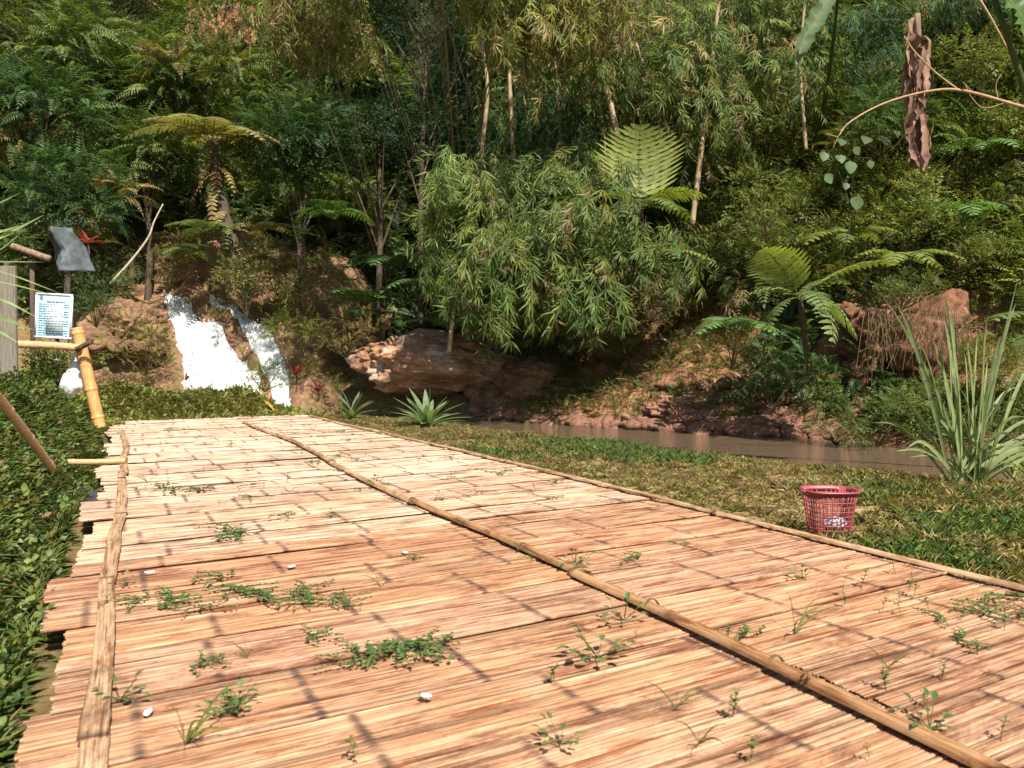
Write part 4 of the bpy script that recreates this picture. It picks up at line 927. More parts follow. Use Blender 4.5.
for a in [('yellow green bush growing in front of the boulder left of the waterfall', 142, 345, 23.6, 80, 62, 420, G_LT, G_YEL, SMALL, .3, .08), ('dense green bush right of the notice board', 92, 292, 20.5, 62, 70, 420, G_MID, G_MID*1.2, SMALL), ('yellowish bush on the ledge right of the waterfall', 300, 322, 24.0, 60, 70, 380, G_LT, G_YEL, SPRAY, .35, .1),
          ('straw coloured bush above the stained ledge', 345, 338, 23.0, 70, 40, 300, G_YEL, TAN, SMALL, .3, .4), ('small green bush at the right foot of the waterfall', 262, 375, 22.0, 60, 34, 260, G_MID, G_LT, SMALL), ('low leafy plant under the notice board', 50, 372, 12.9, 60, 40, 240, G_MID, G_LT, SPRAY),
          ('leafy bush spreading right of the ragged tree fern trunk', 275, 270, 27, 70, 60, 360, G_MID, G_YEL, SPRAY, .2, .08), ('olive bush on the rock face left of the ragged trunk', 165, 268, 27, 60, 50, 300, G_LT, G_YEL, SMALL, .3, .1), ('tangle of dry grass and leaves above the straw coloured bush', 320, 290, 25.5, 70, 50, 320, G_MID, TAN, SPRAY, .2, .3), ('golden bush on top of the overhanging rock', 190, 245, 27.5, 70, 40, 300, G_YEL, G_LT, SPRAY, .3, .1), ('bushy climber hanging over the rock face beside the tree fern trunk', 245, 285, 25.2, 60, 60, 300, G_MID, G_YEL, SPRAY, .3, .1), ('dark bush hanging over the clay face', 905, 292, 16.6, 110, 34, 420, G_MID, G_LT, SMALL),
          ('lush dark green plant at the water edge below the clay face', 880, 420, 15.2, 110, 58, 620, G_MID, G_LT, BROAD+SPRAY, .03, 0, (.4, .65)), ('leafy plant by the water left of the reeds', 838, 432, 15.4, 60, 26, 260, G_LT, G_MID, SPRAY, .05, 0, (.4, .6)), ('pale leafy bush left of the large pale fern', 735, 345, 17.2, 70, 50, 300, G_LT, G_YEL, SMALL, .2, .1),
          ('bush of small leaves under the large pale fern', 775, 380, 17.3, 60, 60, 320, G_DK, G_MID, SMALL), ('green bush in front of the stem of the large pale fern', 808, 385, 15.9, 50, 60, 300, G_MID, G_LT, SMALL, .1, .05), ('light green bush below the banana plant', 930, 200, 18.2, 80, 60, 380, G_LT, G_LT*1.2, BROAD+SPRAY, .05, 0, (.5, .8)), ('light green vine mound left of the heart shaped leaves', 770, 200, 19.0, 100, 80, 520, G_LT, G_LT*1.2, SMALL),
          ('bright leafy mound above the clay face', 960, 240, 18.0, 120, 60, 520, G_LT, G_LT*1.2, SMALL), ('sunlit bush in the upper right corner', 985, 60, 20.5, 90, 70, 380, G_LT, G_YEL, SPRAY), ('dark rounded bush on the right slope', 885, 120, 20.5, 90, 70, 380, G_MID, G_MID, FEATH), ('bush with dull leaves under the hanging bamboo at the right', 655, 300, 19.3, 60, 44, 260, G_DK, TAN*.6, SMALL, .05, .2)]:
    shrub(*a)
# dry brown bough hanging at the top
c = at(232, 5, 27); e = thing('dry_bough', 'reddish brown dead bough with hanging dry leaves at the top left', 'branch', c); b = Buf()
for k in range(7):
    d = np.array([U(-1, 1), U(-.3, .3), U(-.7, .2)]); P = spline([c, c+d*.7, c+d*1.5+[0, 0, -.3]], 10); V, Fc = tube(P, np.linspace(.03, .008, 10), 5); b.add(V, Fc, (.30, .17, .10))
b.obj('branch', M_BARK, e); b = Buf(); n = 90; D = rdir(n, -.8, .2); 
b.add(*inst(BAMB[0], frame(nrm(D+np.array([0, 0, -.6])))*U(.5, .9, n)[:, None, None], c+np.stack([U(-1.3, 1.3, n), U(-.4, .4, n), U(-.8, .3, n)], -1), np.array([.38, .20, .11])*U(.7, 1.2, n)[:, None])); b.obj('dead_leaves', M_DRY, e)

# ------------------------------------------------------------------ banana plants
def ribbon(P, W, side, col, fold=.0, tear=0, seed=0):
    P = np.asarray(P, float); n = len(P); T_ = nrm(np.gradient(P, axis=0)); S = nrm(np.cross(T_, np.asarray(side, float))); Nn = np.cross(S, T_)
    W = np.broadcast_to(W, (n,))[:, None]; j = (1+tear*rng.normal(0, 1, n))[:, None]; j2 = (1+tear*rng.normal(0, 1, n))[:, None]
    V = np.stack([P-S*W*.5*j+Nn*W*fold, P, P+S*W*.5*j2+Nn*W*fold], 1).reshape(-1, 3); i = np.arange(n-1)[:, None]*3
    Fc = np.concatenate([np.concatenate([i, i+1, i+4, i+3], 1), np.concatenate([i+1, i+2, i+5, i+4], 1)]); return V, Fc, np.tile(np.asarray(col), (len(V), 1))
ba = at(917, 168, 16.5); tp = at(917, 14, 16.5)
e = thing('banana_plant', 'banana plant with brown dead leaves hanging down its trunk', 'banana plant', ba)
V, Fc = tube(spline([ba, (ba+tp)/2+[.04, 0, 0], tp], 14), np.linspace(.085, .06, 14), 10); mesh('trunk', V, Fc, barkmat('banana_trunk', (.10, .06, .04), (.26, .16, .10)), e, smooth=True)
for k in range(34):
    a = U(0, 6.28); u = U(.30, 1.0); s0 = ba+(tp-ba)*u; L = min(U(.5, 1.4), (s0-ba)[2]+.1); r = U(.08, .24)
    P = spline([s0, s0+[math.cos(a)*r, math.sin(a)*r-.03, -.15], s0+[math.cos(a)*r*1.1, math.sin(a)*r, -L*.6], s0+[math.cos(a)*r*.7+U(-.08, .08), math.sin(a)*r-.02, -L]], 18)
    W = np.interp(np.linspace(0, 1, 18), [0, .15, .5, .85, 1], [.03, .04, .12, .14, .02])*U(.6, 1.3); W = W*(1+.2*rng.normal(0, 1, 18)); P = P+.045*np.stack([fbm(np.arange(18)*.16, k*3, 0, 2, 5), fbm(np.arange(18)*.35, k*5, 1, 2, 6), 0*W], -1)
    b = Buf(); b.add(*ribbon(P, W, (math.cos(a), math.sin(a), .1), np.array([.24, .14, .10])*U(.6, 1.35), .35, .3)); b.obj('dead_leaf', M_DRY, e)
for d, L in (((-.5, 0, 1), 1.6), ((.55, .1, 1), 1.7), ((-.1, -.4, 1), 1.5), ((.9, -.2, .7), 1.7), ((-.9, .2, .8), 1.8)):
    d = nrm(d); P = spline([tp-[0, 0, .15], tp+d*.5, tp+d*L+[d[0]*.4, 0, -.2], tp+d*L+[d[0]*1.4, 0, -.5]], 26); b = Buf()
    W = np.interp(np.linspace(0, 1, 26), [0, .32, .36, .7, 1], [.05, .05, .5, .5, .03]); b.add(*ribbon(P, W, (0, 0, 1), LG2*.9, .12, .05)); b.obj('leaf', M_LEAF, e)
def bananaleaf(label, pts, Y, w, base, col):
    P = np.array([at(px, py, Y) for px, py in pts]); b0_ = np.asarray(base); e = thing('banana_plant', label, 'banana plant', b0_)
    b = Buf(); S = spline(P, 26); W = w*np.interp(np.linspace(0, 1, 26), [0, .1, .5, .85, 1], [.15, .7, 1, .7, .05]); b.add(*ribbon(S, W, (0, -1, .3), col, .30, .22)); V, Fc = tube(S, .012, 5); b.add(V, Fc, np.array(col)*1.6); b.obj('leaf', M_LEAF, e)
    b = Buf(); V, Fc = tube(spline([b0_, (b0_+S[0])/2+[.1, 0, .2], S[0]], 12), np.linspace(.07, .03, 12), 7); b.add(V, Fc, LG2*.6); b.obj('stalk', M_LEAF, e)
bananaleaf('torn grey green banana leaf left of the dead leaved banana plant', [(840, -20), (822, 10), (806, 35), (797, 62)], 18, .40, hit(812, 170), np.array([.12, .17, .08]))
bananaleaf('big dark banana leaf hanging in the top right corner', [(985, -30), (1005, -5), (1022, 18), (1040, 50)], 9.5, .42, (8.3, 11.2, float(H(8.3, 11.2))), G_MID*1.2)
# cordyline like small trees and rosettes
def rosette(name, label, base, n, L, w, col, cat='plant', stem=0, up=(.1, .95), bend=.3, full=True, seedcol=.15, stemr=.03, mat=None, stemcol=None):
    base = np.asarray(base, float); e = thing(name, label, cat, base); top = base+np.array([0, 0, stem])
    if stem > 0: V, Fc = tube(spline([base, base+[.03, 0, stem*.5], top], 8), stemr, 7); mesh('stem', V, Fc, M_BARK, e, smooth=True)
    for k in range(n):
        a = k*2.4+U(-.3, .3); z = up[0]+(up[1]-up[0])*(k/n)+U(-.05, .05); z = min(z, .97); r = math.sqrt(max(0, 1-z*z)); d = np.array([math.cos(a)*r, math.sin(a)*r, z]); l = L*U(.75, 1.1)
        m = 12; P = spline([top, top+d*l*.5, top+d*l+[d[0]*l*.15, d[1]*l*.15, -bend*l*(1-z*.6)]], m); W = w*np.sin(np.pi*np.clip(np.linspace(.06, 1, m), 0, 1)**.75)**.8+.002
        b = Buf(); b.add(*ribbon(P, W, (0, 0, 1) if z < .9 else (1, 0, 0), np.array(col)*U(1-seedcol, 1+seedcol), .13)); b.obj('leaf', mat or M_LEAF, e, smooth=True)
    return e
SG = np.array([.17, .23, .13])
rosette('rosette_plant', 'large grey green sword leaved plant at the end of the deck by the water', gnd(427, 427, 0), 24, .92, .15, SG, up=(.25, .97), bend=.15)
rosette('rosette_plant', 'smaller sword leaved plant left of the grey green one', gnd(352, 417, 0.05), 13, .75, .12, SG*.75, up=(.3, .97), bend=.1)
rosette('small_tree', 'slim little tree with one rosette of broad pale leaves', at(304, 285, 24.8), 10, .50, .20, np.array([.18, .24, .10]), 'tree', stem=1.45, up=(.0, .9), bend=.25, stemr=.035)
rosette('broadleaf_plant', 'pale green broad leaved plant on the bank above the ledge', at(384, 308, 23.6), 9, .36, .20, np.array([.16, .24, .09]), stem=.45, up=(-.1, .8), bend=.3, stemr=.015)
RED = np.array([.20, .03, .03])
rosette('red_leaf_plant', 'dark red leaved plant right of the foot of the waterfall', at(296, 392, 21.5), 9, .45, .09, RED, stem=.45, up=(.3, .95), bend=.1, stemr=.015)
rosette('red_leaf_plant', 'low maroon leaved plant beside the sword leaved ones', at(318, 402, 20.8), 8, .36, .08, RED*.55, stem=.25, up=(.3, .95), bend=.1, stemr=.012)
rosette('red_leaf_plant', 'bright red leaved plant above the grey sheet on the left', at(88, 262, 18.5), 10, .42, .09, RED*1.3, stem=.4, up=(.1, .95), bend=.2, stemr=.015)
rosette('red_leaf_plant', 'small red leaved plant at the left foot of the white water', at(186, 384, 22.2), 7, .26, .07, RED*.9, stem=.1, up=(.1, .95), bend=.2, stemr=.01)
# heart leaved climber on the right slope
c = at(842, 262, 15.8); e = thing('climbing_vine', 'vine with large pale heart shaped leaves left of the banana plant', 'vine', c); b = Buf()
P = spline([c, at(850, 215, 15.6), at(838, 170, 15.6), at(828, 152, 15.6)], 20); V, Fc = tube(P, .010, 5); b.add(V, Fc, (.10, .12, .04)); b.obj('stem', M_LEAF, e)
for px, py, s_ in [(858, 200, .24), (850, 165, .22), (840, 158, .19), (866, 140, .20), (828, 178, .18), (842, 142, .16), (856, 150, .15), (824, 155, .17), (870, 163, .14), (846, 185, .13)]:
    b = Buf(); p = at(px, py, 15.5); d = np.array([[U(-.7, .7), U(-.7, .2), -.75]]); b.add(*leaves(p[None]-d*s_*.5, d, [[1, .1, 0]], s_*1.1, s_*1.1, np.array([[.085, .13, .05]])*U(.7, 1.2), .1, .12, True)); V, Fc = tube(spline([p-d[0]*s_*.5, p+[0, .03, .1], P[rng.integers(5, 19)]], 8), .004, 4); b.add(V, Fc, (.08, .11, .04)); b.obj('leaf', M_LEAF, e)
# tall reeds on the right
rb = gnd(968, 487, -.03); e = thing('reed_clump', 'tall clump of long upright green reed blades at the water edge', 'reeds', rb)
for k in range(60):
    a = U(0, 6.28); L = U(1.1, 2.35) if k < 30 else U(.5, 1.1); z = U(.86, .995) if k < 30 else U(.6, .93); r = math.sqrt(1-z*z); d = np.array([math.cos(a)*r, math.sin(a)*r*.7, z]); b0_ = rb+[U(-.22, .22), U(-.15, .15), 0]
    P = spline([b0_, b0_+d*L*.5, b0_+d*L*.85+[d[0]*.2, 0, 0], b0_+d*L+[d[0]*.5, d[1]*.3, -.12*L*(1-z)*4]], 16); W = np.interp(np.linspace(0, 1, 16), [0, .3, .7, 1], [.024, .046, .036, .002])
    b = Buf(); b.add(*ribbon(P, W, (math.cos(a+1), math.sin(a+1), 0), np.array([.22, .27, .12])*U(.75, 1.25), .2)); b.obj('blade', M_LEAF, e, smooth=True)
b = Buf(); b.add(*ribbon(spline([rb, at(940, 400, 9.6), at(905, 330, 9.5), at(880, 292, 9.4)], 20), np.interp(np.linspace(0, 1, 20), [0, .3, 1], [.02, .04, .002]), (0, -1, 0), np.array([.14, .19, .07]), .2)); b.obj('blade', M_LEAF, e)
b = Buf(); b.add(*ribbon(spline([rb, at(985, 400, 9.6), at(1005, 330, 9.5), at(1018, 278, 9.4)], 20), np.interp(np.linspace(0, 1, 20), [0, .3, 1], [.02, .05, .002]), (0, -1, 0), np.array([.18, .24, .12]), .2)); b.obj('blade', M_LEAF, e)
rb2 = gnd(1035, 480, 0); e = thing('reed_clump', 'lower bushy reed clump cut by the right edge', 'reeds', rb2)
for k in range(26):
    a = U(0, 6.28); L = U(.5, 1.3); z = U(.5, .98); r = math.sqrt(1-z*z); d = np.array([math.cos(a)*r, math.sin(a)*r*.7, z]); b0_ = rb2+[U(-.3, .3), U(-.15, .15), 0]
    P = spline([b0_, b0_+d*L*.5, b0_+d*L+[d[0]*.3, 0, -.15*L]], 12); b = Buf(); b.add(*ribbon(P, np.interp(np.linspace(0, 1, 12), [0, .3, 1], [.02, .035, .002]), (math.cos(a+1), math.sin(a+1), 0), G_LT*U(.9, 1.4), .2)); b.obj('blade', M_LEAF, e)
# big blades entering from the left edge
lb = at(-45, 330, 8.0); e = thing('blade_plant', 'long arching green blades reaching in from the left edge', 'plant', (lb[0], lb[1], float(H(lb[0], lb[1]))))
for px1, py1, px2, py2, w_ in [(0, 238, 44, 215, .07), (0, 232, 20, 226, .05), (-5, 205, 22, 192, .04), (0, 250, 26, 228, .03), (5, 273, 62, 294, .022), (5, 283, 64, 298, .018), (2, 300, 38, 318, .03), (0, 318, 34, 330, .05), (-5, 330, 22, 345, .03), (0, 262, 45, 262, .02)]:
    b = Buf(); b.add(*ribbon(spline([lb, at(px1-18, py1+2, 8), at(px1, py1, 7.9), at(px2, py2, 7.8)], 20), np.interp(np.linspace(0, 1, 20), [0, .5, .8, 1], [.4, 1, .7, .03])*w_, (0, -.8, .6), np.array([.22, .28, .11])*U(.8, 1.2), .1)); b.obj('blade', M_LEAF, e, smooth=True)
# dry branch on the right
def branch(name, label, paths, Y, cat='branch', mat=None, col=(.40, .26, .15)):
    p0 = at(*paths[0][0][0], Y); e = thing(name, label, cat, p0); b = Buf()
    for pts, r0, r1 in paths: V, Fc = tube(spline([at(x, y, Y) for x, y in pts], 28), np.linspace(r0, r1, 28), 6); b.add(V, Fc, col)
    b.obj('branch', mat or M_DRY, e, smooth=True); return e
branch('dry_branch', 'thin bare brown branch arching in from the right edge', [([(1110, 128), (1024, 107), (965, 91), (930, 91), (885, 103), (850, 122), (838, 137)], .024, .010), ([(960, 91), (935, 72), (915, 52), (904, 36)], .012, .008), ([(972, 92), (963, 82)], .006, .004), ([(998, 98), (996, 85), (1001, 74)], .006, .004), ([(838, 137), (826, 134)], .007, .003), ([(838, 137), (833, 148)], .006, .003),
                       ([(1010, 101), (985, 108), (972, 98), (965, 84)], .006, .004)], 11.5)
branch('dry_branch', 'thin drooping twig in the top right corner', [([(980, 0), (992, 20), (1008, 50), (1024, 82)], .016, .008)], 11)
branch('dry_pole', 'pale bare stick leaning above the waterfall rock', [([(110, 284), (130, 262), (148, 238), (154, 222), (163, 204)], .035, .018)], 23, 'stick', col=(.52, .44, .34))

# ------------------------------------------------------------------ things by the left bank
fY = 12.6
p0 = at(97, 414, fY); p1 = at(77, 328, fY); p0 = p0+(p0-p1)*.16
e = thing('bamboo_fence', 'rough bamboo fence end with leaning orange post and one rail', 'fence', p0)
def pole(P, r, n=30, nodes=5, seg=12):
    S = spline(P, n); k = np.ones(n); 
    S = spline(P, n*3); k = np.ones(n*3)*(1+.03*noise(np.arange(n*3)*.3, r*50))
    for q in np.linspace(n*.3, n*2.8, nodes).astype(int): k[q] = 1.16; k[q+1] = 1.1; k[q-1] = .98
    return tube(S, r*k, seg)
M_OR = barkmat('orange_bamboo', (.42, .19, .06), (.66, .36, .14), (9, 9, 2), .5, .2)
V, Fc = pole([p0, p0*.5+p1*.5, p1], .085, 30, 4); mesh('post', V, Fc, M_OR, e, smooth=True)
V, Fc = pole([at(-30, 343, fY-.1), at(40, 345, fY-.1), at(82, 348, fY-.1)], .055, 30, 4); mesh('rail', V, Fc, M_POLE, e, smooth=True)
a_, b_ = at(76, 350, fY-.22), at(92, 341, fY-.22); V, Fc = tube(spline([a_, b_], 4), .04, 4); mesh('cleat', V, Fc, M_BARK, e)
# information board
M_WB = plain('board_white', (.62, .66, .66), .45, .06); M_BL = plain('board_blue', (.42, .60, .68), .45, .12, 3); M_INK = plain('blue_ink', (.12, .22, .32), .5); M_FR = plain('grey_frame', (.45, .45, .42), .6)
sY = 13.6; c = at(54, 316, sY); sw, sh = 35/F*sY, 43/F*sY; zb = float(H(c[0], c[1]))
e = thing('notice_board', 'white notice board with rows of blue writing behind the fence rail', 'sign', (c[0], c[1], zb)); TL = R(3)
Rt = np.array([[math.cos(TL), 0, math.sin(TL)], [0, 1, 0], [-math.sin(TL), 0, math.cos(TL)]])
V, Fc = box((0, 0, 0), sw, .02, sh); bd = mesh('board', V@Rt.T+c, [tuple(f) for f in Fc], M_BL, e); bd['_o'] = list(e['_o'])
b = Buf()
for x, z, w_, h_ in ((0, sh/2, sw+.03, .03), (0, -sh/2, sw+.03, .03), (-sw/2, 0, .03, sh-.031), (sw/2, 0, .03, sh-.031)): V, Fc = box((x, -.004, z), w_, .034, h_); b.add(V@Rt.T+c, Fc)
b.obj('frame', M_WB, e); b = Buf(); bw = Buf()
V, Fc = box((.02, -.0125, -.05), sw*.5, .004, sh*.74); bw.add(V@Rt.T+c, Fc)
for r_ in range(15):
    z = sh*.5-.12-r_*.038; x = -sw*.42; h_ = .011
    if r_ == 0: x = -sw*.2; h_ = .022
    lim = sw*.42 if r_ % 4 != 3 else sw*.05
    if r_ in (0,): lim = sw*.3
    while x < lim:
        w_ = U(.02, .07); w_ = min(w_, lim-x+.005); V, Fc = box((x+w_/2, -.0165, z), w_, .004, h_); b.add(V@Rt.T+c, Fc); x += w_+.012
a = np.linspace(0, 6.28, 13)[:-1]; V = np.stack([np.cos(a)*.032-sw*.36, -.0165+0*a, np.sin(a)*.036+sh*.41], -1)
V = np.vstack([V, [[-sw*.36, -.018, sh*.41]]]); b.add(V@Rt.T+c, np.array([(i, (i+1) % 12, 12) for i in range(12)]))
bw.obj('paper', M_WB, bd); b.obj('writing', M_INK, bd)
V, Fc = tube([[c[0]+.02, c[1]+.05, zb-.1], [c[0]+.02, c[1]+.05, c[2]+.1]], .03, 8); mesh('post', V, Fc, M_BARK, e)
# grey plank post at the left edge
c = at(5, 306, 10.5); zb = float(H(c[0], c[1])); top = at(5, 266, 10.5)[2]
V, Fc = box((c[0], c[1], (top+zb)/2), 23/F*10.5, .05, top-zb); o = mesh('plank_post', V, [tuple(f) for f in Fc], M_GREYW, origin=(c[0], c[1], zb)); setp(o, 'wide grey weathered plank standing at the left edge', 'post')
bv = o.modifiers.new('b', 'BEVEL'); bv.width = .008; bv.segments = 2
# grey crumpled sheet
M_TARP = plain('grey_sheet', (.085, .10, .105), .7, .4, 5, .3, .5)
c = at(62, 250, 16.5); g = np.linspace(-1, 1, 26); GX, GZ = np.meshgrid(g, g); wx = np.interp(GZ, [-1, 1], [.36, .20])
V = np.stack([c[0]+GX*wx-.12*GZ, c[1]+.12*fbm(GX*2, GZ*1.2, 0, 3, 5)-.14*np.cos(GX*3.2)+.2*GX**2, c[2]+GZ*.42+.05*GX], -1).reshape(-1, 3); n1 = 26; ii = (np.arange(n1-1)[:, None]*n1+np.arange(n1-1)[None]).ravel()
o = mesh('draped_sheet', V, np.stack([ii, ii+1, ii+n1+1, ii+n1], -1), M_TARP, smooth=True, origin=c-[0, 0, .42]); setp(o, 'grey crumpled sheet draped over the bushes behind the notice board', 'tarpaulin'); q = o.modifiers.new('s', 'SOLIDIFY'); q.thickness = .012
V, Fc = pole([at(12, 246, 16.1), at(30, 252, 16.1), at(50, 259, 16.1)], .06, 20, 3); o = mesh('rotten_pole', V, Fc, barkmat('rotten_wood', (.08, .05, .035), (.34, .22, .14)), smooth=True, origin=at(50, 262, 16.1)); setp(o, 'short rotten pole lying in front of the grey sheet', 'pole')
c = at(30, 275, 16.2)
for px in (31, 5):
    q = at(px, 262, 16.3); zb = float(H(q[0], q[1])); V, Fc = tube([[q[0], q[1], zb-.1], [q[0]+.02, q[1], q[2]]], .045, 8); o = mesh('wooden_stake', V, Fc, M_BARK, origin=(q[0], q[1], zb)); setp(o, 'dark stake %s' % ('propping the rotten pole by the grey sheet' if px == 31 else 'behind the grey plank at the left edge'), 'stake')
# white sack
c = at(74, 376, 12.75); V, Fc = ico(4); n = V.copy(); prof = np.interp(n[:, 2], [-1, -.5, .2, .7, 1], [1.0, 1.1, .75, .30, .22])
V = np.stack([n[:, 0]*.17*prof+.05*n[:, 2], n[:, 1]*.13*prof, n[:, 2]*.30], -1)*(1+.14*fbm(n[:, 0]*2.5, n[:, 1]*2.5, n[:, 2]*2, 4, 3))[:, None]
o = mesh('plastic_sack', V+c, Fc, plain('white_plastic', (.72, .74, .74), .35, .08, 9, .5, .6), smooth=True, origin=c-[0, 0, .3]); setp(o, 'knotted white plastic sack hanging under the fence rail', 'sack')
c = at(56, 368, 13.2); zb = float(H(c[0], c[1])); V, Fc = box(c, .10, .06, .4); o = mesh('short_stake', V, [tuple(f) for f in Fc], plain('pale_wood', (.5, .48, .42), .8, .3), origin=c-[0, 0, .2]); setp(o, 'short pale stake below the notice board', 'stake'); o.modifiers.new('b', 'BEVEL').width = .01
# pole leaning on the left bank
pa, pb = at(-25, 368, 6.0), gnd(52, 468, .42)
V, Fc = pole([pa, pa*.5+pb*.5+[0, 0, .01], pb], .036, 40, 4); o = mesh('bamboo_pole', V, Fc, M_POLE, smooth=True, origin=pb); setp(o, 'bamboo pole sloping down the left bank towards the deck', 'pole')
P = [hit(78, 462, .05), hit(112, 463, .05)]; 
q = at(95, 462, 8.6); V, Fc = pole([q+[-.28, 0, 0], q, q+[.3, .02, .01]], .03, 20, 2); o = mesh('bamboo_offcut', V, Fc, M_POLE, smooth=True, origin=q); setp(o, 'short bamboo piece lying in the weeds beside the left deck edge', 'bamboo offcut')
# dark netting on the left bank
ng = np.linspace(0, 1, 30); A, B = np.meshgrid(ng, np.linspace(-1, 1, 9)); a0, a1 = at(5, 385, 9), at(100, 440, 8.2)
X = a0[0]+(a1[0]-a0[0])*A; Y = a0[1]+(a1[1]-a0[1])*A+B*.45*(1-A*.7); Z = H(X, Y)+.06+.03*fbm(X*6, Y*6, 0, 2, 8)
ii = (np.arange(8)[:, None]*30+np.arange(29)[None]).ravel(); V = np.stack([X, Y, Z], -1).reshape(-1, 3)
o = mesh('dark_netting', V, np.stack([ii, ii+1, ii+31, ii+30], -1), plain('black_net', (.035, .033, .04), .8, .3, 30), smooth=True, origin=V[0]); setp(o, 'strip of dark netting lying on the left bank', 'netting')
# litter
M_OB = plain('orange_husk', (.62, .26, .06), .6)
p = gnd(268, 414, .1); V, Fc, C = leaves(p[None]+[-.1, 0, .32], [[.75, -.2, -.65]], [[0, 1, .3]], .40, .10, (1, 1, 1), .05, .2, True); o = mesh('dry_husk', V, Fc, M_OB, col=C, origin=p); setp(o, 'orange dry husk lying at the far edge of the deck', 'husk'); o.modifiers.new('s', 'SOLIDIFY').thickness = .006
c = hit(663, 343); c = c+[0, -.45, .05]; print('SCRAP', c); b = Buf(); g = np.linspace(-1, 1, 10); GX, GZ = np.meshgrid(g, g)
V = np.stack([c[0]+GX*.16*(1-.5*GZ)+.1*GZ*-1, c[1]+.06*fbm(GX*2, GZ*2, 0, 2, 4), c[2]-GX*.10+GZ*.09], -1).reshape(-1, 3); ii = (np.arange(9)[:, None]*10+np.arange(9)[None]).ravel()
o = mesh('plastic_scrap', V, np.stack([ii, ii+1, ii+11, ii+10], -1), plain('pale_blue_plastic', (.55, .70, .78), .35, .15), smooth=True, origin=c); setp(o, 'pale blue plastic scrap caught on a twig on the red bank', 'litter'); o.modifiers.new('s', 'SOLIDIFY').thickness = .006
# paint like white flecks: crumpled foil bits on the deck
for i, (px, py, lab) in enumerate([(405, 552, 'small white scrap on the deck left of the middle batten'), (292, 566, 'thin grey white scrap lying on the deck'), (148, 712, 'shiny grey scrap at the near left of the deck'), (425, 695, 'bluish scrap lying beside the creeping weeds'), (150, 572, 'pale scrap beside the left batten')]):
    p = gnd(px, py, ZD+.02); V, Fc = ico(2); V = V*[.028, .014, .006]*(1+.5*fbm(V[:, 0]*3+i, V[:, 1]*3, 0, 2, i))[:, None]; a = -.5+i; V = V@np.array([[math.cos(a), -math.sin(a), 0], [math.sin(a), math.cos(a), 0], [0, 0, 1]]).T
    o = mesh('litter_scrap', V+p, Fc, M_WB if i != 3 else M_BL, origin=p); setp(o, lab, 'litter')

# ------------------------------------------------------------------ basket
c = gnd(829, 536, .0); c[2] = float(H(c[0], c[1]))+.0
e = thing('plastic_basket', 'red plastic lattice basket standing in the grass beside the deck', 'basket', c)
M_BK = plain('red_plastic', (.29, .065, .072), .4, .12, 10, .4, .05)
hb = .37
def ring_(a, z): 
    r = .155+(.215-.155)*(z/hb); k = 3.0
    x = np.sign(np.cos(a))*np.abs(np.cos(a))**(2/k); y = np.sign(np.sin(a))*np.abs(np.sin(a))**(2/k); return np.stack([x*r*.90, y*r*.85, z+0*a], -1)
aa = np.linspace(0, 2*np.pi, 73); b = Buf()
for k in range(34):
    a = 2*np.pi*k/34; P = np.array([ring_(np.array([a]), z)[0] for z in np.linspace(.01, hb-.03, 6)])+c; V, Fc = tube(P, .0048, 5); b.add(V, Fc)
for z in np.linspace(.03, hb-.05, 9): V, Fc = tube(ring_(aa, z)+c, .0042, 5, False); b.add(V, Fc)
b.obj('lattice_wall', M_BK, e); b = Buf()
zz = [hb-.055, hb-.055, hb, hb, hb-.012, hb-.055]; sc_ = [1.0, 1.012, 1.025, 1.09, 1.09, 1.0]
Rr = np.stack([(ring_(aa, z)*[s_, s_, 1])+c for z, s_ in zip(zz[:5], sc_[:5])], 0); m = 73; V = Rr.reshape(-1, 3); ii = (np.arange(4)[:, None]*m+np.arange(m-1)[None]).ravel()
b.add(V, np.stack([ii, ii+1, ii+m+1, ii+m], -1)); b.obj('rim', M_BK, e, smooth=True).modifiers.new('s', 'SOLIDIFY').thickness = .004
b = Buf()
for sg in (-1, 1):
    V, Fc = box(c+[sg*.212, 0, hb-.008], .04, .14, .012); b = Buf(); b.add(V, Fc); b.obj('handle', M_BK, e)
V, Fc = tube([c+[0, 0, .004], c+[0, 0, .014]], [.128, .13], 32); mesh('base', V, Fc, M_BK, e)
V, Fc = ico(3); V = V*[.09, .07, .05]*(1+.2*fbm(V[:, 0]*2, V[:, 1]*2, V[:, 2]*2, 3, 3))[:, None]+c+[.05, 0, .10]; o = mesh('crumpled_bag', V, Fc, plain('grey_white_plastic', (.55, .57, .62), .35, .2, 12), origin=c+[.05, 0, .05], smooth=True); setp(o, 'crumpled whitish bag inside the red basket', 'bag')

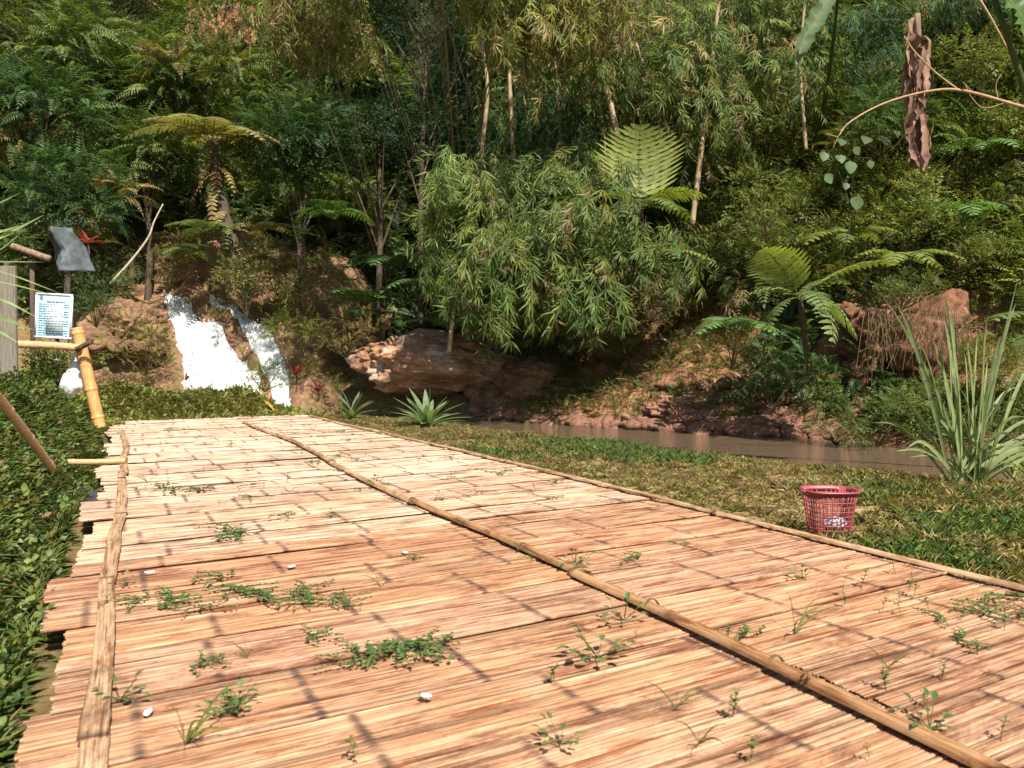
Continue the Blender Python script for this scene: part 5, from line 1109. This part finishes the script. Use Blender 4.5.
# ------------------------------------------------------------------ weeds growing through the deck
def weed(kind, seed):
    global rng
    b = Buf()
    if kind == 'sprout':
        for k in range(rng.integers(1, 4)):
            h_ = U(.06, .14); d = np.array([U(-.3, .3), U(-.3, .3), 1]); P = spline([(0, 0, 0), d*h_*.5, d*h_+[U(-.02, .02), 0, 0]], 6); V, Fc = tube(P, .002, 4); b.add(V, Fc, (.14, .09, .04))
            for q in range(2, 6):
                for sg in (0, 3.14): a = sg+q*1.57+U(-.3, .3); D = [[math.cos(a), math.sin(a), U(.1, .6)]]; b.add(*leaves(P[q][None], D, np.cross(D, [0, 0, 1]), U(.022, .04), U(.012, .02), G_MID*U(1.0, 1.7), .2, .15, True))
    elif kind == 'creeper':
        for k in range(rng.integers(4, 7)):
            a = U(0, 6.28); L = U(.10, .26); P = spline([(0, 0, .01), (math.cos(a)*L*.5, math.sin(a)*L*.5, .02), (math.cos(a+.3)*L, math.sin(a+.3)*L, .015)], 9); V, Fc = tube(P, .0018, 4); b.add(V, Fc, (.15, .08, .04))
            for q in range(1, 9):
                for _ in range(2): a2 = U(0, 6.28); D = [[math.cos(a2), math.sin(a2), U(.1, .8)]]; b.add(*leaves(P[q][None], D, np.cross(D, [0, 0, 1]), U(.016, .032), U(.012, .02), G_MID*U(.9, 1.7), .2, .15, True))
    elif kind == 'grass':
        n = rng.integers(5, 10)
        for k in range(n):
            d = rdir(1, .5, .95)[0]; L = U(.08, .2); P = spline([(0, 0, 0), d*L*.6, d*L+[d[0]*.03, d[1]*.03, -.03]], 8); b.add(*ribbon(P, np.interp(np.linspace(0, 1, 8), [0, .4, 1], [.004, .007, .001]), np.cross(d, [0, 0, 1])+[0, 0, .01], G_LT*U(.8, 1.3), .2))
    else:
        for k in range(14):
            d = rdir(1, .2, .95)[0]; h_ = U(.03, .12); b.add(*leaves(np.array([[0, 0, .01]])+d*h_, [d+np.array([0, 0, -.2])], np.cross(d, [0, 0, 1]), U(.035, .06), U(.018, .03), G_MID*U(1, 1.6), .2, .15, True)); V, Fc = tube([(0, 0, 0), d*h_], .0018, 4); b.add(V, Fc, (.12, .12, .04))
    V, Fc, C = b.arr(); return mesh('deck_weed', V, Fc, M_LEAF, col=C, smooth=True)
pass
GW = 'small weeds growing up between the bamboo sheets'
WP = {k: [weed(k, i) for i in range(4)] for k in ('sprout', 'creeper', 'grass', 'bush')}
WLAB = {'sprout': 'thin upright green sprout among many poking through the deck', 'creeper': 'small creeping weed among many spread on the deck', 'grass': 'little tuft of grass among those poking through the deck', 'bush': 'little leafy weed among those growing out of the deck'}
usedw = set()
def putw(kind, px, py, s_=1, label=None):
    o = WP[kind][rng.integers(0, 4)]; p = gnd(px, py, ZD+.012)
    if o.name in usedw: o = o.copy(); COL.objects.link(o)
    else: usedw.add(o.name)
    o.location = p; o.rotation_euler = (0, 0, U(0, 6.28)); o.scale = (s_,)*3
    setp(o, label or WLAB[kind], 'weed')
    if label: 
        if 'group' in o.keys(): del o['group']
    else: o['group'] = GW
putw('bush', 598, 658, 1.25, 'biggest leafy weed on the deck, near the front middle')
putw('bush', 575, 566, 1.1, 'leafy weed growing at the middle batten')
putw('grass', 795, 632, 1.5, 'tallest grass tuft on the right half of the deck')
putw('bush', 120, 700, .8, 'leafy weed beside the near end of the left batten')
putw('grass', 185, 745, 1.5, 'grass tuft at the bottom left of the deck')
putw('bush', 375, 485, 1.0, 'bright weed sitting alone on the pale middle of the deck')
for px, py, n, sx, sy, kd in [(395, 655, 9, 45, 14, 'creeper'), (170, 605, 5, 35, 6, 'creeper'), (255, 592, 6, 45, 8, 'creeper'), (310, 600, 5, 30, 6, 'creeper'), (240, 710, 4, 25, 12, 'bush'), (185, 490, 6, 50, 4, 'creeper'), (235, 535, 4, 15, 4, 'creeper'), (860, 590, 6, 40, 18, 'sprout'), (990, 610, 6, 30, 18, 'creeper'), (905, 600, 5, 40, 16, 'sprout')]:
    for _ in range(n): putw(kd, px+rng.normal(0, sx*.6), py+rng.normal(0, sy*.6), U(.6, 1.1))
for px, py in [(445, 500), (250, 470), (150, 480), (275, 515), (450, 480), (480, 490), (555, 500), (640, 600), (678, 705), (735, 715), (725, 640), (815, 690), (745, 640), (885, 665), (885, 690), (925, 705), (940, 680), (555, 680), (640, 640), (550, 683), (250, 655), (195, 668), (310, 640), (535, 560), (800, 580), (845, 570), (620, 620), (980, 655), (700, 745), (930, 730), (1000, 740), (160, 450), (420, 462), (505, 470), (360, 462), (300, 450), (230, 445), (470, 455), (350, 440), (200, 432), (270, 430), (640, 560), (690, 545), (1008, 628), (955, 640), (125, 585), (105, 608), (355, 760), (750, 760), (870, 760), (560, 745), (215, 505), (330, 520), (415, 560), (380, 590), (290, 490)]:
    putw(('sprout', 'sprout', 'grass', 'creeper', 'bush')[rng.integers(0, 5)], px+U(-4, 4), py+U(-3, 3), U(.5, .95))
for i in range(60): putw(('sprout', 'creeper')[i % 2], U(150, 560), U(420, 500) if i % 3 else U(420, 445), U(.5, 1.0))

for l in WP.values():
    for o in l:
        if o.name not in usedw: bpy.data.objects.remove(o)
for o in list(bpy.data.objects):
    if '_o' in o.keys(): del o['_o']
    if 'group' in o.keys() and not o['group']: del o['group']

# ------------------------------------------------------------------ light, sky, camera
SUN_EL, SUN_AZ = R(50), R(160)      # azimuth measured clockwise from +Y (ahead): from the right, slightly behind
sd = Vector((math.sin(SUN_AZ)*math.cos(SUN_EL), math.cos(SUN_AZ)*math.cos(SUN_EL), math.sin(SUN_EL)))
su = bpy.data.lights.new('sun', 'SUN'); su.energy = 5.0; su.angle = R(.6); su.color = (1, .93, .82)
so = bpy.data.objects.new('sun', su); COL.objects.link(so); so.rotation_euler = (-sd).to_track_quat('-Z', 'Y').to_euler(); so.location = (10, -5, 20)
w = bpy.data.worlds.new('World'); sc.world = w; w.use_nodes = True; nt = w.node_tree; bg = nt.nodes['Background']
sk = nt.nodes.new('ShaderNodeTexSky'); sk.sky_type = 'NISHITA'; sk.sun_disc = False; sk.sun_elevation = SUN_EL; sk.sun_rotation = SUN_AZ
nt.links.new(sk.outputs[0], bg.inputs[0]); bg.inputs[1].default_value = .062
cam = bpy.data.cameras.new('camera'); co = bpy.data.objects.new('camera', cam); COL.objects.link(co); sc.camera = co
co.location = (0, 0, EYE); co.rotation_euler = (math.pi/2-PITCH, 0, 0); cam.sensor_width = 36; cam.lens = 36*F/1024; cam.clip_start = .05; cam.clip_end = 3000
cam.dof.use_dof = True; cam.dof.focus_distance = 11; cam.dof.aperture_fstop = 4
sc.view_settings.view_transform = 'Standard'; sc.view_settings.look = 'None'; sc.view_settings.exposure = 1.0; sc.view_settings.gamma = 1
sc.render.resolution_x = 1024; sc.render.resolution_y = 768
